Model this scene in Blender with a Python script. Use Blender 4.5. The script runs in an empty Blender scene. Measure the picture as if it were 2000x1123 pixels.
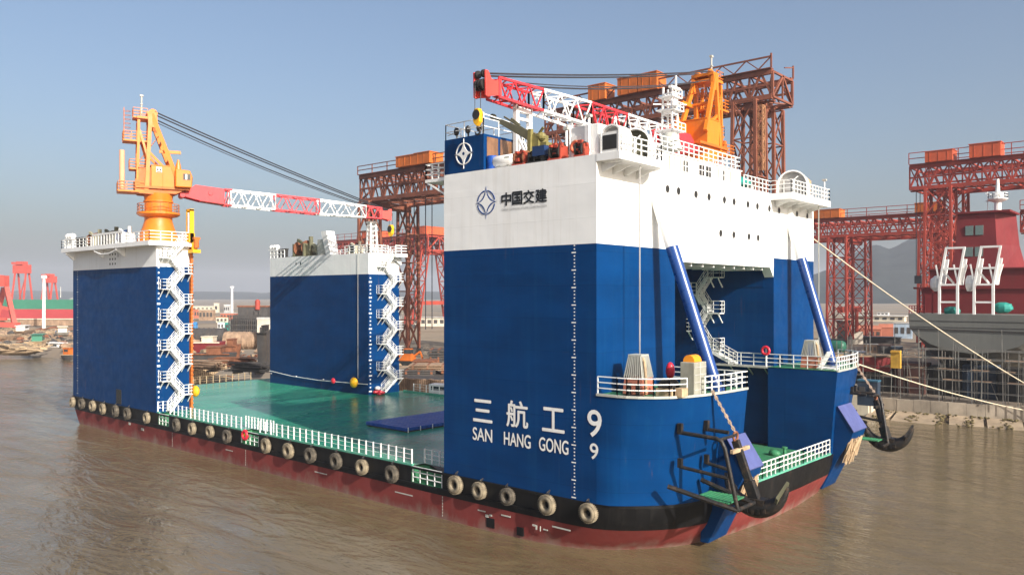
HAZE, AIR, DUST, OZONE, SKY, SUNE, EXPO, HCOL = .0002, 1.0, 5.0, 2.2, .118, 5., .55, (.58, .63, .72)
import bpy, bmesh, math, random
from mathutils import Vector, Matrix, noise as mnoise
from mathutils.geometry import tessellate_polygon
RND = random.Random(11)
S = bpy.context.scene
COL = S.collection
PI = math.pi

# ------------------------------------------------------------------ survey frame
# X along the barge (towards the bow), Y across it (away from the near side), Z up, main deck at z = 0
CAM = (31.434, -44.516, 14.0)
FPX, CXP, HZ = 1576.0, 1000.0, 577.0
AX = math.atan2(1800, 1576)
RX, FX = math.sin(AX), -math.cos(AX)
RY, FY = math.cos(AX), math.sin(AX)
GZ = -1.2          # yard level
WZ = -3.7          # river level
def ray(px, py):
    r = (px-CXP)/FPX
    return (r*RX+FX, r*RY+FY, -(py-HZ)/FPX)
def _at(d, t): return Vector((CAM[0]+t*d[0], CAM[1]+t*d[1], CAM[2]+t*d[2]))
def onX(px, py, X): d = ray(px, py); return _at(d, (X-CAM[0])/d[0])
def onY(px, py, Y): d = ray(px, py); return _at(d, (Y-CAM[1])/d[1])
def onZ(px, py, Z): d = ray(px, py); return _at(d, (Z-CAM[2])/d[2])
def onD(px, py, D): return _at(ray(px, py), D)

# ------------------------------------------------------------------ materials
def srgb(h):
    v = [int(h[i:i+2], 16)/255 for i in (0, 2, 4)]
    return tuple(c/12.92 if c <= .04045 else ((c+.055)/1.055)**2.4 for c in v)
class NG:
    def __init__(s, name):
        s.m = bpy.data.materials.new(name); s.m.use_nodes = True
        s.t = s.m.node_tree; s.n = s.t.nodes; s.b = s.n['Principled BSDF']
        s.tc = s.n.new('ShaderNodeTexCoord')
    def link(s, a, b): s.t.links.new(a, b)
    def mapping(s, sc, loc=(0, 0, 0), rot=(0, 0, 0)):
        m = s.n.new('ShaderNodeMapping'); m.inputs['Scale'].default_value = sc
        m.inputs['Location'].default_value = loc; m.inputs['Rotation'].default_value = rot
        s.link(s.tc.outputs['Object'], m.inputs['Vector']); return m.outputs['Vector']
    def noise(s, vec, scale, detail=4, rough=.55, dist=0):
        n = s.n.new('ShaderNodeTexNoise'); n.inputs['Scale'].default_value = scale
        n.inputs['Detail'].default_value = detail; n.inputs['Roughness'].default_value = rough
        n.inputs['Distortion'].default_value = dist
        s.link(vec, n.inputs['Vector']); return n.outputs['Fac']
    def ramp(s, fac, a, b, va=0., vb=1.):
        r = s.n.new('ShaderNodeMapRange'); r.inputs[1].default_value = a; r.inputs[2].default_value = b
        r.inputs[3].default_value = va; r.inputs[4].default_value = vb; r.clamp = True
        s.link(fac, r.inputs[0]); return r.outputs[0]
    def mix(s, fac, a, b):
        m = s.n.new('ShaderNodeMix'); m.data_type = 'RGBA'
        for k, v in ((0, fac), (6, a), (7, b)):
            if hasattr(v, 'node'): s.link(v, m.inputs[k])
            elif k == 0: m.inputs[0].default_value = v
            else: m.inputs[k].default_value = (*v[:3], 1)
        return m.outputs[2]
    def math(s, op, a, b=0.):
        m = s.n.new('ShaderNodeMath'); m.operation = op
        for k, v in ((0, a), (1, b)):
            if hasattr(v, 'node'): s.link(v, m.inputs[k])
            else: m.inputs[k].default_value = v
        return m.outputs[0]
    def bump(s, h, strength=.3, dist=.05, prev=None):
        b = s.n.new('ShaderNodeBump'); b.inputs['Strength'].default_value = strength
        b.inputs['Distance'].default_value = dist; s.link(h, b.inputs['Height'])
        if prev is not None: s.link(prev, b.inputs['Normal'])
        return b.outputs['Normal']
    def done(s, col=None, rough=.5, metal=0., nor=None, spec=.5):
        if col is not None:
            if hasattr(col, 'node'): s.link(col, s.b.inputs['Base Color'])
            else: s.b.inputs['Base Color'].default_value = (*col[:3], 1)
        if hasattr(rough, 'node'): s.link(rough, s.b.inputs['Roughness'])
        else: s.b.inputs['Roughness'].default_value = rough
        s.b.inputs['Metallic'].default_value = metal
        s.b.inputs['Specular IOR Level'].default_value = spec
        if nor is not None: s.link(nor, s.b.inputs['Normal'])
        return s.m
def sc(c, k): return tuple(min(1, x*k) for x in c)
def paint(name, col, rough=.45, var=.18, scale=.6, dirt=None, amount=.35, streak=True, spec=.4, bump=.0, metal=0):
    """weathered paint: broad tone variation plus streaky or blotchy dirt that has its own shape"""
    g = NG(name)
    v = g.mapping((1, 1, 1))
    f = g.ramp(g.noise(v, scale, 5), .3, .7)
    c = g.mix(f, sc(col, 1-var), sc(col, 1+var))
    if dirt is not None:
        dv = g.mapping((1.6, 1.6, .16) if streak else (1, 1, 1))
        d = g.ramp(g.noise(dv, scale*1.7, 6, .65), .5, .78, 0, amount)
        c = g.mix(d, c, dirt)
    nor = None
    if bump: nor = g.bump(g.noise(v, scale*6, 5), bump, .05)
    r = g.ramp(g.noise(v, scale*3, 3), .3, .7, rough*.8, min(1, rough*1.2))
    return g.done(c, r, metal, nor, spec)
def plate_paint(name, col, rough, var=.10, dirt=(.2, .2, .18), amount=.15, spec=.4, scum=None, seam=.75, rust=.45):
    """painted steel plating: weld seams as faint relief, slightly buckled plates, run-off streaks"""
    g = NG(name)
    v = g.mapping((1, 1, 1))
    f = g.ramp(g.noise(g.mapping((.35, .35, .9)), .5, 5), .3, .7)
    c = g.mix(f, sc(col, 1-var), sc(col, 1+var))
    st = g.ramp(g.noise(g.mapping((2.2, 2.2, .09)), 1.0, 5, .6), .52, .8, 0, amount)
    c = g.mix(st, c, dirt)
    st2 = g.ramp(g.noise(g.mapping((.12, .12, 1.6)), .8, 6, .7), .60, .72, 0, amount*.9)
    c = g.mix(st2, c, sc(col, 1.7))
    # seams: horizontal every 2.3 m, vertical every 9 m
    sx = g.n.new('ShaderNodeSeparateXYZ'); g.link(v, sx.inputs[0])
    def line(o, period, w):
        fr = g.math('FRACT', g.math('DIVIDE', o, period))
        a = g.math('ABSOLUTE', g.math('SUBTRACT', fr, .5))
        return g.ramp(a, .5-w, .5, 0, 1)
    h = g.math('MAXIMUM', line(sx.outputs[2], 2.3, .014), line(g.math('ADD', sx.outputs[0], g.math('MULTIPLY', sx.outputs[1], 1.0)), 9.0, .003))
    c = g.mix(g.math('MULTIPLY', h, .45), c, sc(col, seam))
    if scum is not None:
        lo, hi, sc_col, am = scum
        nz = g.ramp(g.noise(g.mapping((.6, .6, .25)), 1.3, 6, .7), .25, .75, -.9, .9)
        hh = g.math('ADD', sx.outputs[2], nz)
        c = g.mix(g.ramp(hh, lo, hi, am, 0), c, sc_col)
    buck = g.noise(g.mapping((.42, .42, .55)), 1.0, 2, .4)
    rs = g.ramp(g.noise(g.mapping((3.2, 3.2, .13), (7, 2, 5)), 1.0, 3, .5), .66, .80, 0, rust)
    rs = g.math('MULTIPLY', rs, g.ramp(g.noise(g.mapping((.25, .25, .5), (1, 9, 2)), 1.0, 3), .45, .62))
    c = g.mix(rs, c, (.16, .075, .035))
    nor = g.bump(h, .25, .02)
    nor = g.bump(buck, .45, .12, nor)
    r = g.ramp(g.noise(v, 1.1, 4), .3, .7, rough*.8, rough*1.25)
    return g.done(c, r, 0, nor, spec)
def plain(name, col, rough=.5, metal=0, spec=.5): return paint(name, col, rough, .08, 1.5, spec=spec, metal=metal)
M = {}
M['blue'] = plate_paint('hull_blue_paint', (.0004, .034, .128), .40, .18, (.006, .062, .165), .38, .07, seam=.5)
M['white'] = plate_paint('tower_white_paint', (.80, .795, .775), .5, .03, (.50, .45, .37), .28, .3, seam=.80, rust=.30)
M['red'] = plate_paint('antifouling_red', (.178, .032, .028), .6, .22, (.20, .10, .085), .24, .25, scum=(-.45, .75, (.22, .175, .14), .7))
M['black'] = plate_paint('sheer_strake_black', (.0065, .0065, .007), .45, .3, (.045, .04, .035), .25, .22)
M['trim'] = paint('white_steel', (.80, .79, .76), .5, .06, .8, (.45, .33, .22), .25)
M['rail'] = paint('rail_white', (.78, .78, .75), .45, .05, 1.)
M['pale'] = paint('pale_grey_steel', (.42, .42, .375), .55, .12, .9, (.2, .17, .12), .4)
M['green'] = paint('deck_green', (.035, .19, .085), .6, .25, .5, (.10, .12, .07), .5, False)
M['green2'] = paint('coaming_green', (.10, .36, .25), .55, .15, .7, (.2, .25, .18), .4)
M['orange'] = paint('crane_orange', (.68, .185, .012), .42, .10, .5, (.35, .10, .03), .35)
M['orange2'] = paint('crane_orange_dark', (.50, .13, .015), .5, .15, .6, (.2, .06, .02), .5)
M['cred'] = paint('boom_red', (.62, .035, .045), .42, .12, .6, (.3, .03, .02), .3)
M['cwhite'] = paint('boom_white', (.80, .79, .76), .45, .06, .7, (.5, .3, .2), .2)
M['brown'] = paint('gantry_brown', (.205, .066, .036), .6, .3, .25, (.10, .035, .02), .6)
M['brick'] = paint('gantry_red', (.33, .046, .028), .58, .22, .25, (.18, .03, .02), .5)
M['pink'] = paint('gantry_faded_red', (.50, .075, .055), .6, .15, .1, (.3, .08, .06), .3)
M['gorange'] = paint('machinery_orange', (.50, .125, .018), .55, .15, .4, (.3, .09, .02), .4)
M['dark'] = paint('dark_steel', (.022, .021, .02), .5, .3, 1., (.09, .06, .04), .4)
M['blackp'] = paint('black_tar_steel', (.013, .012, .011), .5, .35, 1.6, (.13, .075, .04), .55, False, bump=.4)
M['rope'] = paint('rope_tan', (.60, .52, .38), .8, .15, 2.)
M['wire'] = plain('wire_rope', (.035, .037, .045), .5)
M['rubber'] = paint('weathered_rubber', (.225, .185, .125), .85, .45, 2.2, (.12, .10, .07), .55, False, bump=.5)
M['rubber2'] = paint('dark_worn_rubber', (.085, .072, .055), .9, .5, 2.6, (.24, .20, .14), .6, False, bump=.5)
M['yellow'] = paint('yellow_paint', (.80, .42, .01), .45, .12, .9, (.4, .2, .02), .3)
M['redbuoy'] = plain('red_plastic', (.62, .02, .04), .4)
M['glass'] = plain('window_glass', (.03, .04, .045), .08, 0, .8)
M['olive'] = paint('olive_steel', (.115, .11, .065), .5, .2, 1., (.08, .07, .04), .5)
M['wood'] = paint('bleached_timber', (.42, .30, .18), .8, .3, 1.1, (.16, .10, .06), .6)
M['lav'] = paint('bolster_blue', (.085, .10, .25), .45, .12, .8, (.04, .05, .12), .3)
M['teal'] = paint('teal_tarp', (.015, .22, .18), .6, .2, 1.)
M['concrete'] = paint('concrete', (.31, .26, .20), .85, .3, .35, (.10, .08, .06), .8, True, bump=.3)
M['conc2'] = paint('pale_concrete', (.56, .50, .41), .85, .15, .35, (.24, .19, .14), .5, False, bump=.3)
M['shipred'] = paint('primer_red', (.165, .017, .019), .55, .15, .2, (.12, .03, .025), .5)
M['shipgrey'] = paint('hull_primer_grey', (.15, .152, .138), .6, .15, .2, (.09, .085, .07), .4)
M['pontoon'] = paint('pontoon_blue', (.006, .06, .30), .45, .2, 2.)
M['rust'] = paint('rusty_steel', (.20, .075, .035), .8, .4, .8, (.07, .03, .02), .6)
M['mud'] = paint('bank_mud', (.26, .185, .115), .95, .3, .12, (.13, .09, .06), .6, False, bump=.5)
M['tin'] = paint('tin_roof', (.44, .43, .41), .55, .2, .4, (.25, .16, .1), .4)
M['blueroof'] = paint('blue_roof', (.05, .20, .42), .5, .15, .4)
M['brickw'] = paint('brick_red_wall', (.42, .14, .085), .85, .2, .3, (.25, .12, .08), .4)
M['cream'] = paint('cream_wall', (.62, .55, .42), .85, .12, .3, (.35, .28, .2), .4)
M['slate'] = paint('dark_shed', (.055, .05, .048), .7, .3, .4, (.12, .08, .05), .5)
M['hullgreen'] = paint('ship_green', (.045, .20, .13), .5, .15, .05)
M['hullred'] = paint('ship_red', (.42, .055, .06), .55, .12, .05)
M['net'] = paint('weathered_planks', (.30, .20, .13), .9, .35, .5, (.1, .06, .04), .6)

def wet_deck():
    g = NG('wet_green_deck')
    v = g.mapping((1, 1, 1))
    f = g.ramp(g.noise(g.mapping((.3, .12, 1)), .6, 6, .6), .3, .7)
    c = g.mix(f, (.014, .20, .115), (.05, .32, .195))
    mud = g.ramp(g.noise(g.mapping((.10, .05, 1), (3, 1, 0)), 1., 5, .6), .5, .7, 0, .75)
    sx = g.n.new('ShaderNodeSeparateXYZ'); g.link(v, sx.inputs[0])
    m2 = g.math('MULTIPLY', mud, g.ramp(sx.outputs[0], -6, 16, .10, 1))
    c = g.mix(m2, c, (.13, .105, .075))
    rp = g.noise(g.mapping((.7, 1.8, 1)), 1.0, 5, .6, .4)
    nor = g.bump(rp, .35, .06)
    r = g.ramp(g.noise(g.mapping((.2, .1, 1)), 1., 4), .3, .7, .12, .30)
    return g.done(c, r, 0, nor, .22)
M['wet'] = wet_deck()
def water():
    g = NG('muddy_river')
    v = g.mapping((1, 1, 1), rot=(0, 0, .9))
    big = g.noise(g.mapping((.035, .075, 1), rot=(0, 0, .7)), 1., 6, .62, 1.2)
    c = g.mix(g.ramp(big, .3, .7), (.104, .076, .039), (.152, .115, .063))
    h1 = g.noise(g.mapping((.16, .50, 1), rot=(0, 0, .62)), 1., 5, .55, .8)
    h2 = g.noise(g.mapping((1.1, 2.6, 1), rot=(0, 0, .8)), 1., 4, .55, .3)
    amp = g.ramp(g.noise(g.mapping((.03, .05, 1)), 1., 3), .35, .65, .35, 1.0)
    hh = g.math('MULTIPLY', g.math('ADD', g.math('MULTIPLY', h1, .84), g.math('MULTIPLY', h2, .16)), amp)
    nor = g.bump(hh, 1.0, .62)
    g.b.inputs['IOR'].default_value = 1.36
    return g.done(c, .05, 0, nor, .5)
M['water'] = water()
def ground_mat():
    g = NG('yard_ground')
    f = g.ramp(g.noise(g.mapping((1, 1, 1)), .05, 8, .6), .3, .7)
    c = g.mix(f, (.20, .145, .095), (.32, .26, .19))
    f2 = g.ramp(g.noise(g.mapping((1, 1, 1), (50, 3, 0)), .012, 6, .6), .48, .6)
    c = g.mix(f2, c, (.19, .165, .14))
    return g.done(c, .95, 0, g.bump(g.noise(g.mapping((1, 1, 1)), .6, 6), .5, .2), .2)
M['ground'] = ground_mat()
def hill_mat():
    g = NG('wooded_hill')
    f = g.ramp(g.noise(g.mapping((1, 1, 1)), .012, 8, .7), .35, .65)
    c = g.mix(f, (.004, .009, .010), (.024, .031, .028))
    return g.done(c, .95, 0, None, .1)
M['hill'] = hill_mat()
def vcol(name, c, **k):
    if name not in M: M[name] = paint(name, c, **k)
    return M[name]

# ------------------------------------------------------------------ object helpers
WM = {}
def wm(o): return WM.get(o.name, Matrix.Identity(4)) if o else Matrix.Identity(4)
def thing(name, label, cat, loc=(0, 0, 0), rotz=0., group=None):
    o = bpy.data.objects.new(name, None); COL.objects.link(o)
    o.empty_display_size = .5
    o.location = loc; o.rotation_euler = (0, 0, rotz)
    o['label'] = label; o['category'] = cat
    if group: o['group'] = group
    WM[o.name] = Matrix.Translation(Vector(loc)) @ Matrix.Rotation(rotz, 4, 'Z')
    return o
def tag(o, label, cat, group=None):
    o['label'] = label; o['category'] = cat
    if group: o['group'] = group
    return o
def kindset(o, k): o['kind'] = k; return o
class MB:
    def __init__(s): s.v = []; s.f = []; s.mi = []
    def add(s, vs, fs, m=0):
        b = len(s.v); s.v += [tuple(p) for p in vs]
        s.f += [tuple(b+i for i in f) for f in fs]; s.mi += [m]*len(fs); return s
    def box(s, x0, x1, y0, y1, z0, z1, m=0):
        return s.add([(x0,y0,z0),(x1,y0,z0),(x1,y1,z0),(x0,y1,z0),(x0,y0,z1),(x1,y0,z1),(x1,y1,z1),(x0,y1,z1)],
                     [(0,3,2,1),(4,5,6,7),(0,1,5,4),(1,2,6,5),(2,3,7,6),(3,0,4,7)], m)
    def beam(s, p, q, w=.1, h=None, m=0, up=None):
        p, q = Vector(p), Vector(q); d = q-p
        if d.length < 1e-5: return s
        d.normalize(); h = w if h is None else h
        u = Vector(up) if up is not None else (Vector((0, 0, 1)) if abs(d.z) < .95 else Vector((1, 0, 0)))
        a = d.cross(u).normalized(); b = a.cross(d).normalized()
        a *= w/2; b *= h/2
        return s.add([p-a-b, p+a-b, p+a+b, p-a+b, q-a-b, q+a-b, q+a+b, q-a+b],
                     [(0,3,2,1),(4,5,6,7),(0,1,5,4),(1,2,6,5),(2,3,7,6),(3,0,4,7)], m)
    def tube(s, p, q, r=.05, n=6, r2=None, m=0):
        p, q = Vector(p), Vector(q); d = q-p
        if d.length < 1e-5: return s
        d.normalize(); u = Vector((0, 0, 1)) if abs(d.z) < .95 else Vector((1, 0, 0))
        a = d.cross(u).normalized(); b = a.cross(d).normalized(); r2 = r if r2 is None else r2
        vs = []
        for P, rr in ((p, r), (q, r2)):
            for k in range(n):
                t = 2*PI*k/n; vs.append(P+a*(rr*math.cos(t))+b*(rr*math.sin(t)))
        fs = [(k, (k+1) % n, n+(k+1) % n, n+k) for k in range(n)]
        fs += [tuple(range(n-1, -1, -1)), tuple(range(n, 2*n))]
        return s.add(vs, fs, m)
    def path(s, pts, r=.05, n=6, m=0):
        for a, b in zip(pts, pts[1:]): s.tube(a, b, r, n, m=m)
        return s
    def sweep(s, pts, r, n=8, m=0, rf=None):
        """one continuous tube through pts"""
        pts = [Vector(p) for p in pts]; N = len(pts); rings = []
        ref = Vector((0, 0, 1)) if abs((pts[1]-pts[0]).normalized().z) < .9 else Vector((1, 0, 0))
        for i, p in enumerate(pts):
            d = (pts[min(i+1, N-1)]-pts[max(i-1, 0)]).normalized()
            a = d.cross(ref).normalized(); b = a.cross(d).normalized(); ref = b
            rr = r if rf is None else r*rf(i/(N-1))
            rings.append([p+a*(rr*math.cos(2*PI*k/n))+b*(rr*math.sin(2*PI*k/n)) for k in range(n)])
        vs = [v for g in rings for v in g]
        fs = [(i*n+k, i*n+(k+1) % n, (i+1)*n+(k+1) % n, (i+1)*n+k) for i in range(N-1) for k in range(n)]
        fs += [tuple(range(n-1, -1, -1)), tuple(range((N-1)*n, N*n))]
        return s.add(vs, fs, m)
    def lathe(s, c, prof, n=24, m=0, axis='z', cap=True):
        c = Vector(c); vs = []
        for r, z in prof:
            for k in range(n):
                t = 2*PI*k/n; a, b = r*math.cos(t), r*math.sin(t)
                vs.append(c+Vector((a, b, z) if axis == 'z' else ((z, a, b) if axis == 'x' else (b, z, a))))
        L = len(prof)
        fs = [(i*n+k, i*n+(k+1) % n, (i+1)*n+(k+1) % n, (i+1)*n+k) for i in range(L-1) for k in range(n)]
        if cap: fs += [tuple(range(n-1, -1, -1)), tuple(range((L-1)*n, L*n))]
        return s.add(vs, fs, m)
    def torus(s, c, R, r, axis='y', n=28, k=12, m=0, sq=1., jit=0):
        c = Vector(c); vs = []
        for i in range(n):
            t = 2*PI*i/n; rr = R*(1+jit*math.sin(5*t+R*99))
            for j in range(k):
                p = 2*PI*j/k; q = rr+r*math.cos(p); h = r*sq*math.sin(p)
                x, y = q*math.cos(t), q*math.sin(t)
                vs.append(c+Vector({'y': (x, h, y), 'z': (x, y, h), 'x': (h, x, y)}[axis]))
        fs = [(i*k+j, ((i+1) % n)*k+j, ((i+1) % n)*k+(j+1) % k, i*k+(j+1) % k) for i in range(n) for j in range(k)]
        return s.add(vs, fs, m)
    def prism(s, poly, a, b, axis='z', m=0, msides=None):
        """2-D polygon extruded from a to b along axis; polygon coordinates are the other two axes in order"""
        def P(p, h): return {'z': (p[0], p[1], h), 'y': (p[0], h, p[1]), 'x': (h, p[0], p[1])}[axis]
        n = len(poly); base = len(s.v)
        s.v += [P(p, a) for p in poly]+[P(p, b) for p in poly]
        tris = tessellate_polygon([[Vector((p[0], p[1], 0)) for p in poly]])
        ms = m if msides is None else msides
        for t in tris:
            s.f.append(tuple(base+i for i in t)); s.mi.append(m)
            s.f.append(tuple(base+n+i for i in reversed(t))); s.mi.append(m)
        for i in range(n):
            j = (i+1) % n; s.f.append((base+i, base+j, base+n+j, base+n+i)); s.mi.append(ms)
        return s
    def loft(s, loops, m=0, closed=True, caps=True):
        n = len(loops[0]); vs = [p for l in loops for p in l]
        fs = []
        for i in range(len(loops)-1):
            for k in range(n if closed else n-1):
                fs.append((i*n+k, i*n+(k+1) % n, (i+1)*n+(k+1) % n, (i+1)*n+k))
        s.add(vs, fs, m)
        if caps and closed:
            b = len(s.v)-len(vs)
            for li in (0, len(loops)-1):
                for t in tessellate_polygon([[Vector((p[0], p[1], 0)) for p in loops[li]]]):
                    s.f.append(tuple(b+li*n+i for i in t)); s.mi.append(m)
        return s
    def sphere(s, c, rx, ry=None, rz=None, n=12, k=8, m=0, jit=0):
        ry = rx if ry is None else ry; rz = rx if rz is None else rz; c = Vector(c)
        vs = [c+Vector((0, 0, -rz))]
        for i in range(1, k):
            p = -PI/2+PI*i/k
            for j in range(n):
                t = 2*PI*j/n; q = 1+jit*(RND.random()-.5)
                vs.append(c+Vector((rx*math.cos(p)*math.cos(t)*q, ry*math.cos(p)*math.sin(t)*q, rz*math.sin(p)*q)))
        vs.append(c+Vector((0, 0, rz))); fs = []
        for j in range(n): fs.append((0, 1+(j+1) % n, 1+j))
        for i in range(k-2):
            for j in range(n): fs.append((1+i*n+j, 1+i*n+(j+1) % n, 1+(i+1)*n+(j+1) % n, 1+(i+1)*n+j))
        L = len(vs)-1; o = 1+(k-2)*n
        for j in range(n): fs.append((o+j, o+(j+1) % n, L))
        return s.add(vs, fs, m)
    def build(s, name, mats, parent=None, world=True, smooth=False, bevel=0.):
        me = bpy.data.meshes.new(name)
        W = wm(parent)
        inv = W.inverted() if (parent and world) else Matrix.Identity(4)
        me.from_pydata([inv @ Vector(p) for p in s.v], [], s.f)
        if not isinstance(mats, (list, tuple)): mats = [mats]
        for m in mats: me.materials.append(M[m] if isinstance(m, str) else m)
        if len(mats) > 1: me.polygons.foreach_set('material_index', s.mi)
        bm = bmesh.new(); bm.from_mesh(me)
        bmesh.ops.recalc_face_normals(bm, faces=bm.faces)
        bm.to_mesh(me); bm.free()
        o = bpy.data.objects.new(name, me); COL.objects.link(o)
        if parent: o.parent = parent
        WM[o.name] = W.copy()
        if smooth: me.shade_smooth() if smooth is True else me.shade_auto_smooth(angle=math.radians(smooth)) if hasattr(me, 'shade_auto_smooth') else me.shade_smooth()
        if smooth and smooth is not True:
            for e in me.polygons: e.use_smooth = True
            me.set_sharp_from_angle(angle=math.radians(smooth))
        if bevel:
            b = o.modifiers.new('edge', 'BEVEL'); b.width = bevel; b.segments = 2; b.limit_method = 'ANGLE'
        return o
def dup(root, loc, rotz, label=None, group=None):
    r = root.copy(); COL.objects.link(r); r.location = loc; r.rotation_euler = (0, 0, rotz)
    if label: r['label'] = label
    if group: r['group'] = group
    for ch in list(root.children):
        c = ch.copy(); COL.objects.link(c); c.parent = r
        for g in list(ch.children):
            d = g.copy(); COL.objects.link(d); d.parent = c
    return r
def railing(pts, h=1.1, gap=1.5, rails=3, r=.035, mb=None, closed=False, rr=None, m=0):
    mb = mb or MB(); pts = [Vector(p) for p in pts]
    if closed: pts = pts+[pts[0]]
    Z = Vector((0, 0, 1)); rr = rr or r
    for a, b in zip(pts, pts[1:]):
        L = (b-a).length; n = max(1, round(L/gap))
        for i in range(n+1):
            p = a.lerp(b, i/n); mb.beam(p, p+Z*h, 2*r, 2*r, m)
        for k in range(1, rails+1):
            z = Z*(h*k/rails); mb.beam(a+z, b+z, 2*rr, 2*rr, m)
    return mb
def lattice(mb, p0, p1, w0, h0, w1, h1, n, rc=.1, rb=.05, up=(0, 0, 1), m=0, box=False, cross=False, faces=(0, 1, 2, 3)):
    """four-chord lattice beam from p0 to p1"""
    p0, p1 = Vector(p0), Vector(p1); d = (p1-p0).normalized()
    a = d.cross(Vector(up)).normalized(); b = a.cross(d).normalized()
    def corner(t, k):
        c = p0.lerp(p1, t); w = (w0+(w1-w0)*t)/2; h = (h0+(h1-h0)*t)/2
        sx, sy = ((-1, -1), (1, -1), (1, 1), (-1, 1))[k]
        return c+a*(w*sx)+b*(h*sy)
    for k in range(4): mb.beam(corner(0, k), corner(1, k), rc*2, rc*2, m)
    for i in range(n):
        t0, t1 = i/n, (i+1)/n; tm = (t0+t1)/2
        for k in faces:
            k2 = (k+1) % 4
            if cross:
                mb.beam(corner(t0, k), corner(t1, k2), rb*2, rb*2, m); mb.beam(corner(t0, k2), corner(t1, k), rb*2, rb*2, m)
                mb.beam(corner(t1, k), corner(t1, k2), rb*2, rb*2, m)
            else:
                mb.beam(corner(t0, k), corner(tm, k2), rb*2, rb*2, m); mb.beam(corner(tm, k2), corner(t1, k), rb*2, rb*2, m)
                if box: mb.beam(corner(t1, k), corner(t1, k2), rb*2, rb*2, m)
    return mb
def text(name, s, x0, x1, z0, z1, Y, mat, parent, bold=0.):
    """lettering on a wall that faces -Y"""
    cu = bpy.data.curves.new(name, 'FONT'); cu.body = s; cu.size = 1.; cu.extrude = .0; cu.offset = 0.; cu.resolution_u = 4
    t = bpy.data.objects.new(name, cu); COL.objects.link(t)
    dg = bpy.context.evaluated_depsgraph_get()
    me0 = t.evaluated_get(dg).to_mesh()
    vs = [v.co.copy() for v in me0.vertices]; fs = [tuple(p.vertices) for p in me0.polygons]
    t.evaluated_get(dg).to_mesh_clear(); bpy.data.objects.remove(t); bpy.data.curves.remove(cu)
    mx = min(v.x for v in vs); Mx = max(v.x for v in vs); my = min(v.y for v in vs); My = max(v.y for v in vs)
    mb = MB(); n = len(vs)
    offs = [(0, 0)] if bold < .008 else [(-bold, 0), (bold, 0), (0, bold), (0, -bold), (0, 0)]
    for i, (dx, dz) in enumerate(offs):
        mb.add([(x0+(v.x-mx)/(Mx-mx)*(x1-x0)+dx*1.6, Y-.0025*i, z0+(v.y-my)/(My-my)*(z1-z0)+dz*1.6) for v in vs], fs)
    return mb.build(name, mat, parent)
M['lav2'] = paint('strut_blue', (.010, .05, .205), .3, .08, .8, (.05, .10, .22), .25, spec=.6)
# ================================================================== THE BARGE
barge = thing('barge', 'blue, white and red semi-submersible barge with four-cornered towers and a green flooded deck', 'barge', (-42, 17, WZ))
# --- hull outlines: (deck edge, waterline) pairs running round the hull
def Yfar(X): return 38.6 if X > -18 else (34.0 if X < -44 else 34.0+4.6*(X+44)/26)
NOTCH = [(-63.4, -60.8), (-45.0, -41.6), (-18.5, -14.9)]
near = [-89.3, -86.8, -80, -70, -63.4, -60.8, -52, -45, -41.6, -32, -24, -18.5, -14.9, -11, -8, -5.5, -3.2, -1.5]
NW = {-8: (-8.6, .05), -5.5: (-6.6, .18), -3.2: (-4.9, .42), -1.5: (-3.5, .7)}
pairs = [((x, 0.), NW.get(x, (x if x > -88 else -86.9, 0.))) for x in near]
pairs += [((0., .10), (-2.2, 1.15)), ((.8, .34), (-1.2, 1.75)), ((1.6, .78), (-.3, 2.4)), ((2.3, 1.3), (.5, 3.2)), ((3.0, 1.95), (1.2, 4.0)), ((3.6, 2.65), (1.95, 4.95)), ((4.1, 3.45), (2.6, 6.0)), ((4.5, 4.4), (3.1, 7.1)), ((4.9, 5.8), (3.55, 8.5)),
          ((5.4, 10.1), (4.1, 11.0)), ((5.5, 14.), (4.65, 15.8)), ((5.58, 17.), (4.75, 18.5)), ((5.7, 21.5), (4.72, 22.5)), ((5.8, 27.4), (4.3, 28.0)),
          ((5.6, 31.), (3.6, 31.8)), ((4.6, 34.8), (2.0, 34.9)), ((2.4, 37.6), (-.5, 37.5)), ((0., 38.6), (-3., 38.3))]
pairs += [((x, Yfar(x)), (x if x > -86 else -86.9, Yfar(x))) for x in (-18, -44, -80, -89.3)]
def ring(t, z, grow=0.):
    out = []
    for a, b in pairs:
        k = t*t*(1.25-.25*t) if a[0] > -20 else t**1.6
        out.append((a[0]+(b[0]-a[0])*k, a[1]+(b[1]-a[1])*k, z))
    return out
BB = -1.85
hullm = MB().loft([ring(.5, BB), ring(.62, -2.25), ring(.75, -2.75), ring(.88, -3.25), ring(1., -3.7), ring(1.1, -5.2)])
hullm.build('hull', 'red', barge, smooth=50)
# --- black strake with three boarding recesses on the near side
sm = MB(); r0, rm, r1 = ring(0, 0.), ring(.25, -.95), ring(.5, BB)
n = len(pairs)
def isnotch(i):
    if i+1 >= len(near): return None
    for k, (a, b) in enumerate(NOTCH):
        if abs(near[i]-a) < .01 and abs(near[i+1]-b) < .01: return k
for i in range(n):
    j = (i+1) % n
    k = isnotch(i)
    if k is None:
        sm.add([r0[i], r0[j], rm[j], rm[i], r1[i], r1[j]], [(0, 1, 2, 3), (3, 2, 5, 4)])
    else:
        a, b = NOTCH[k]
        sm.add([(a, 0, -1.3), (b, 0, -1.3), (b, 0, BB), (a, 0, BB)], [(0, 1, 2, 3)])
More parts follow.
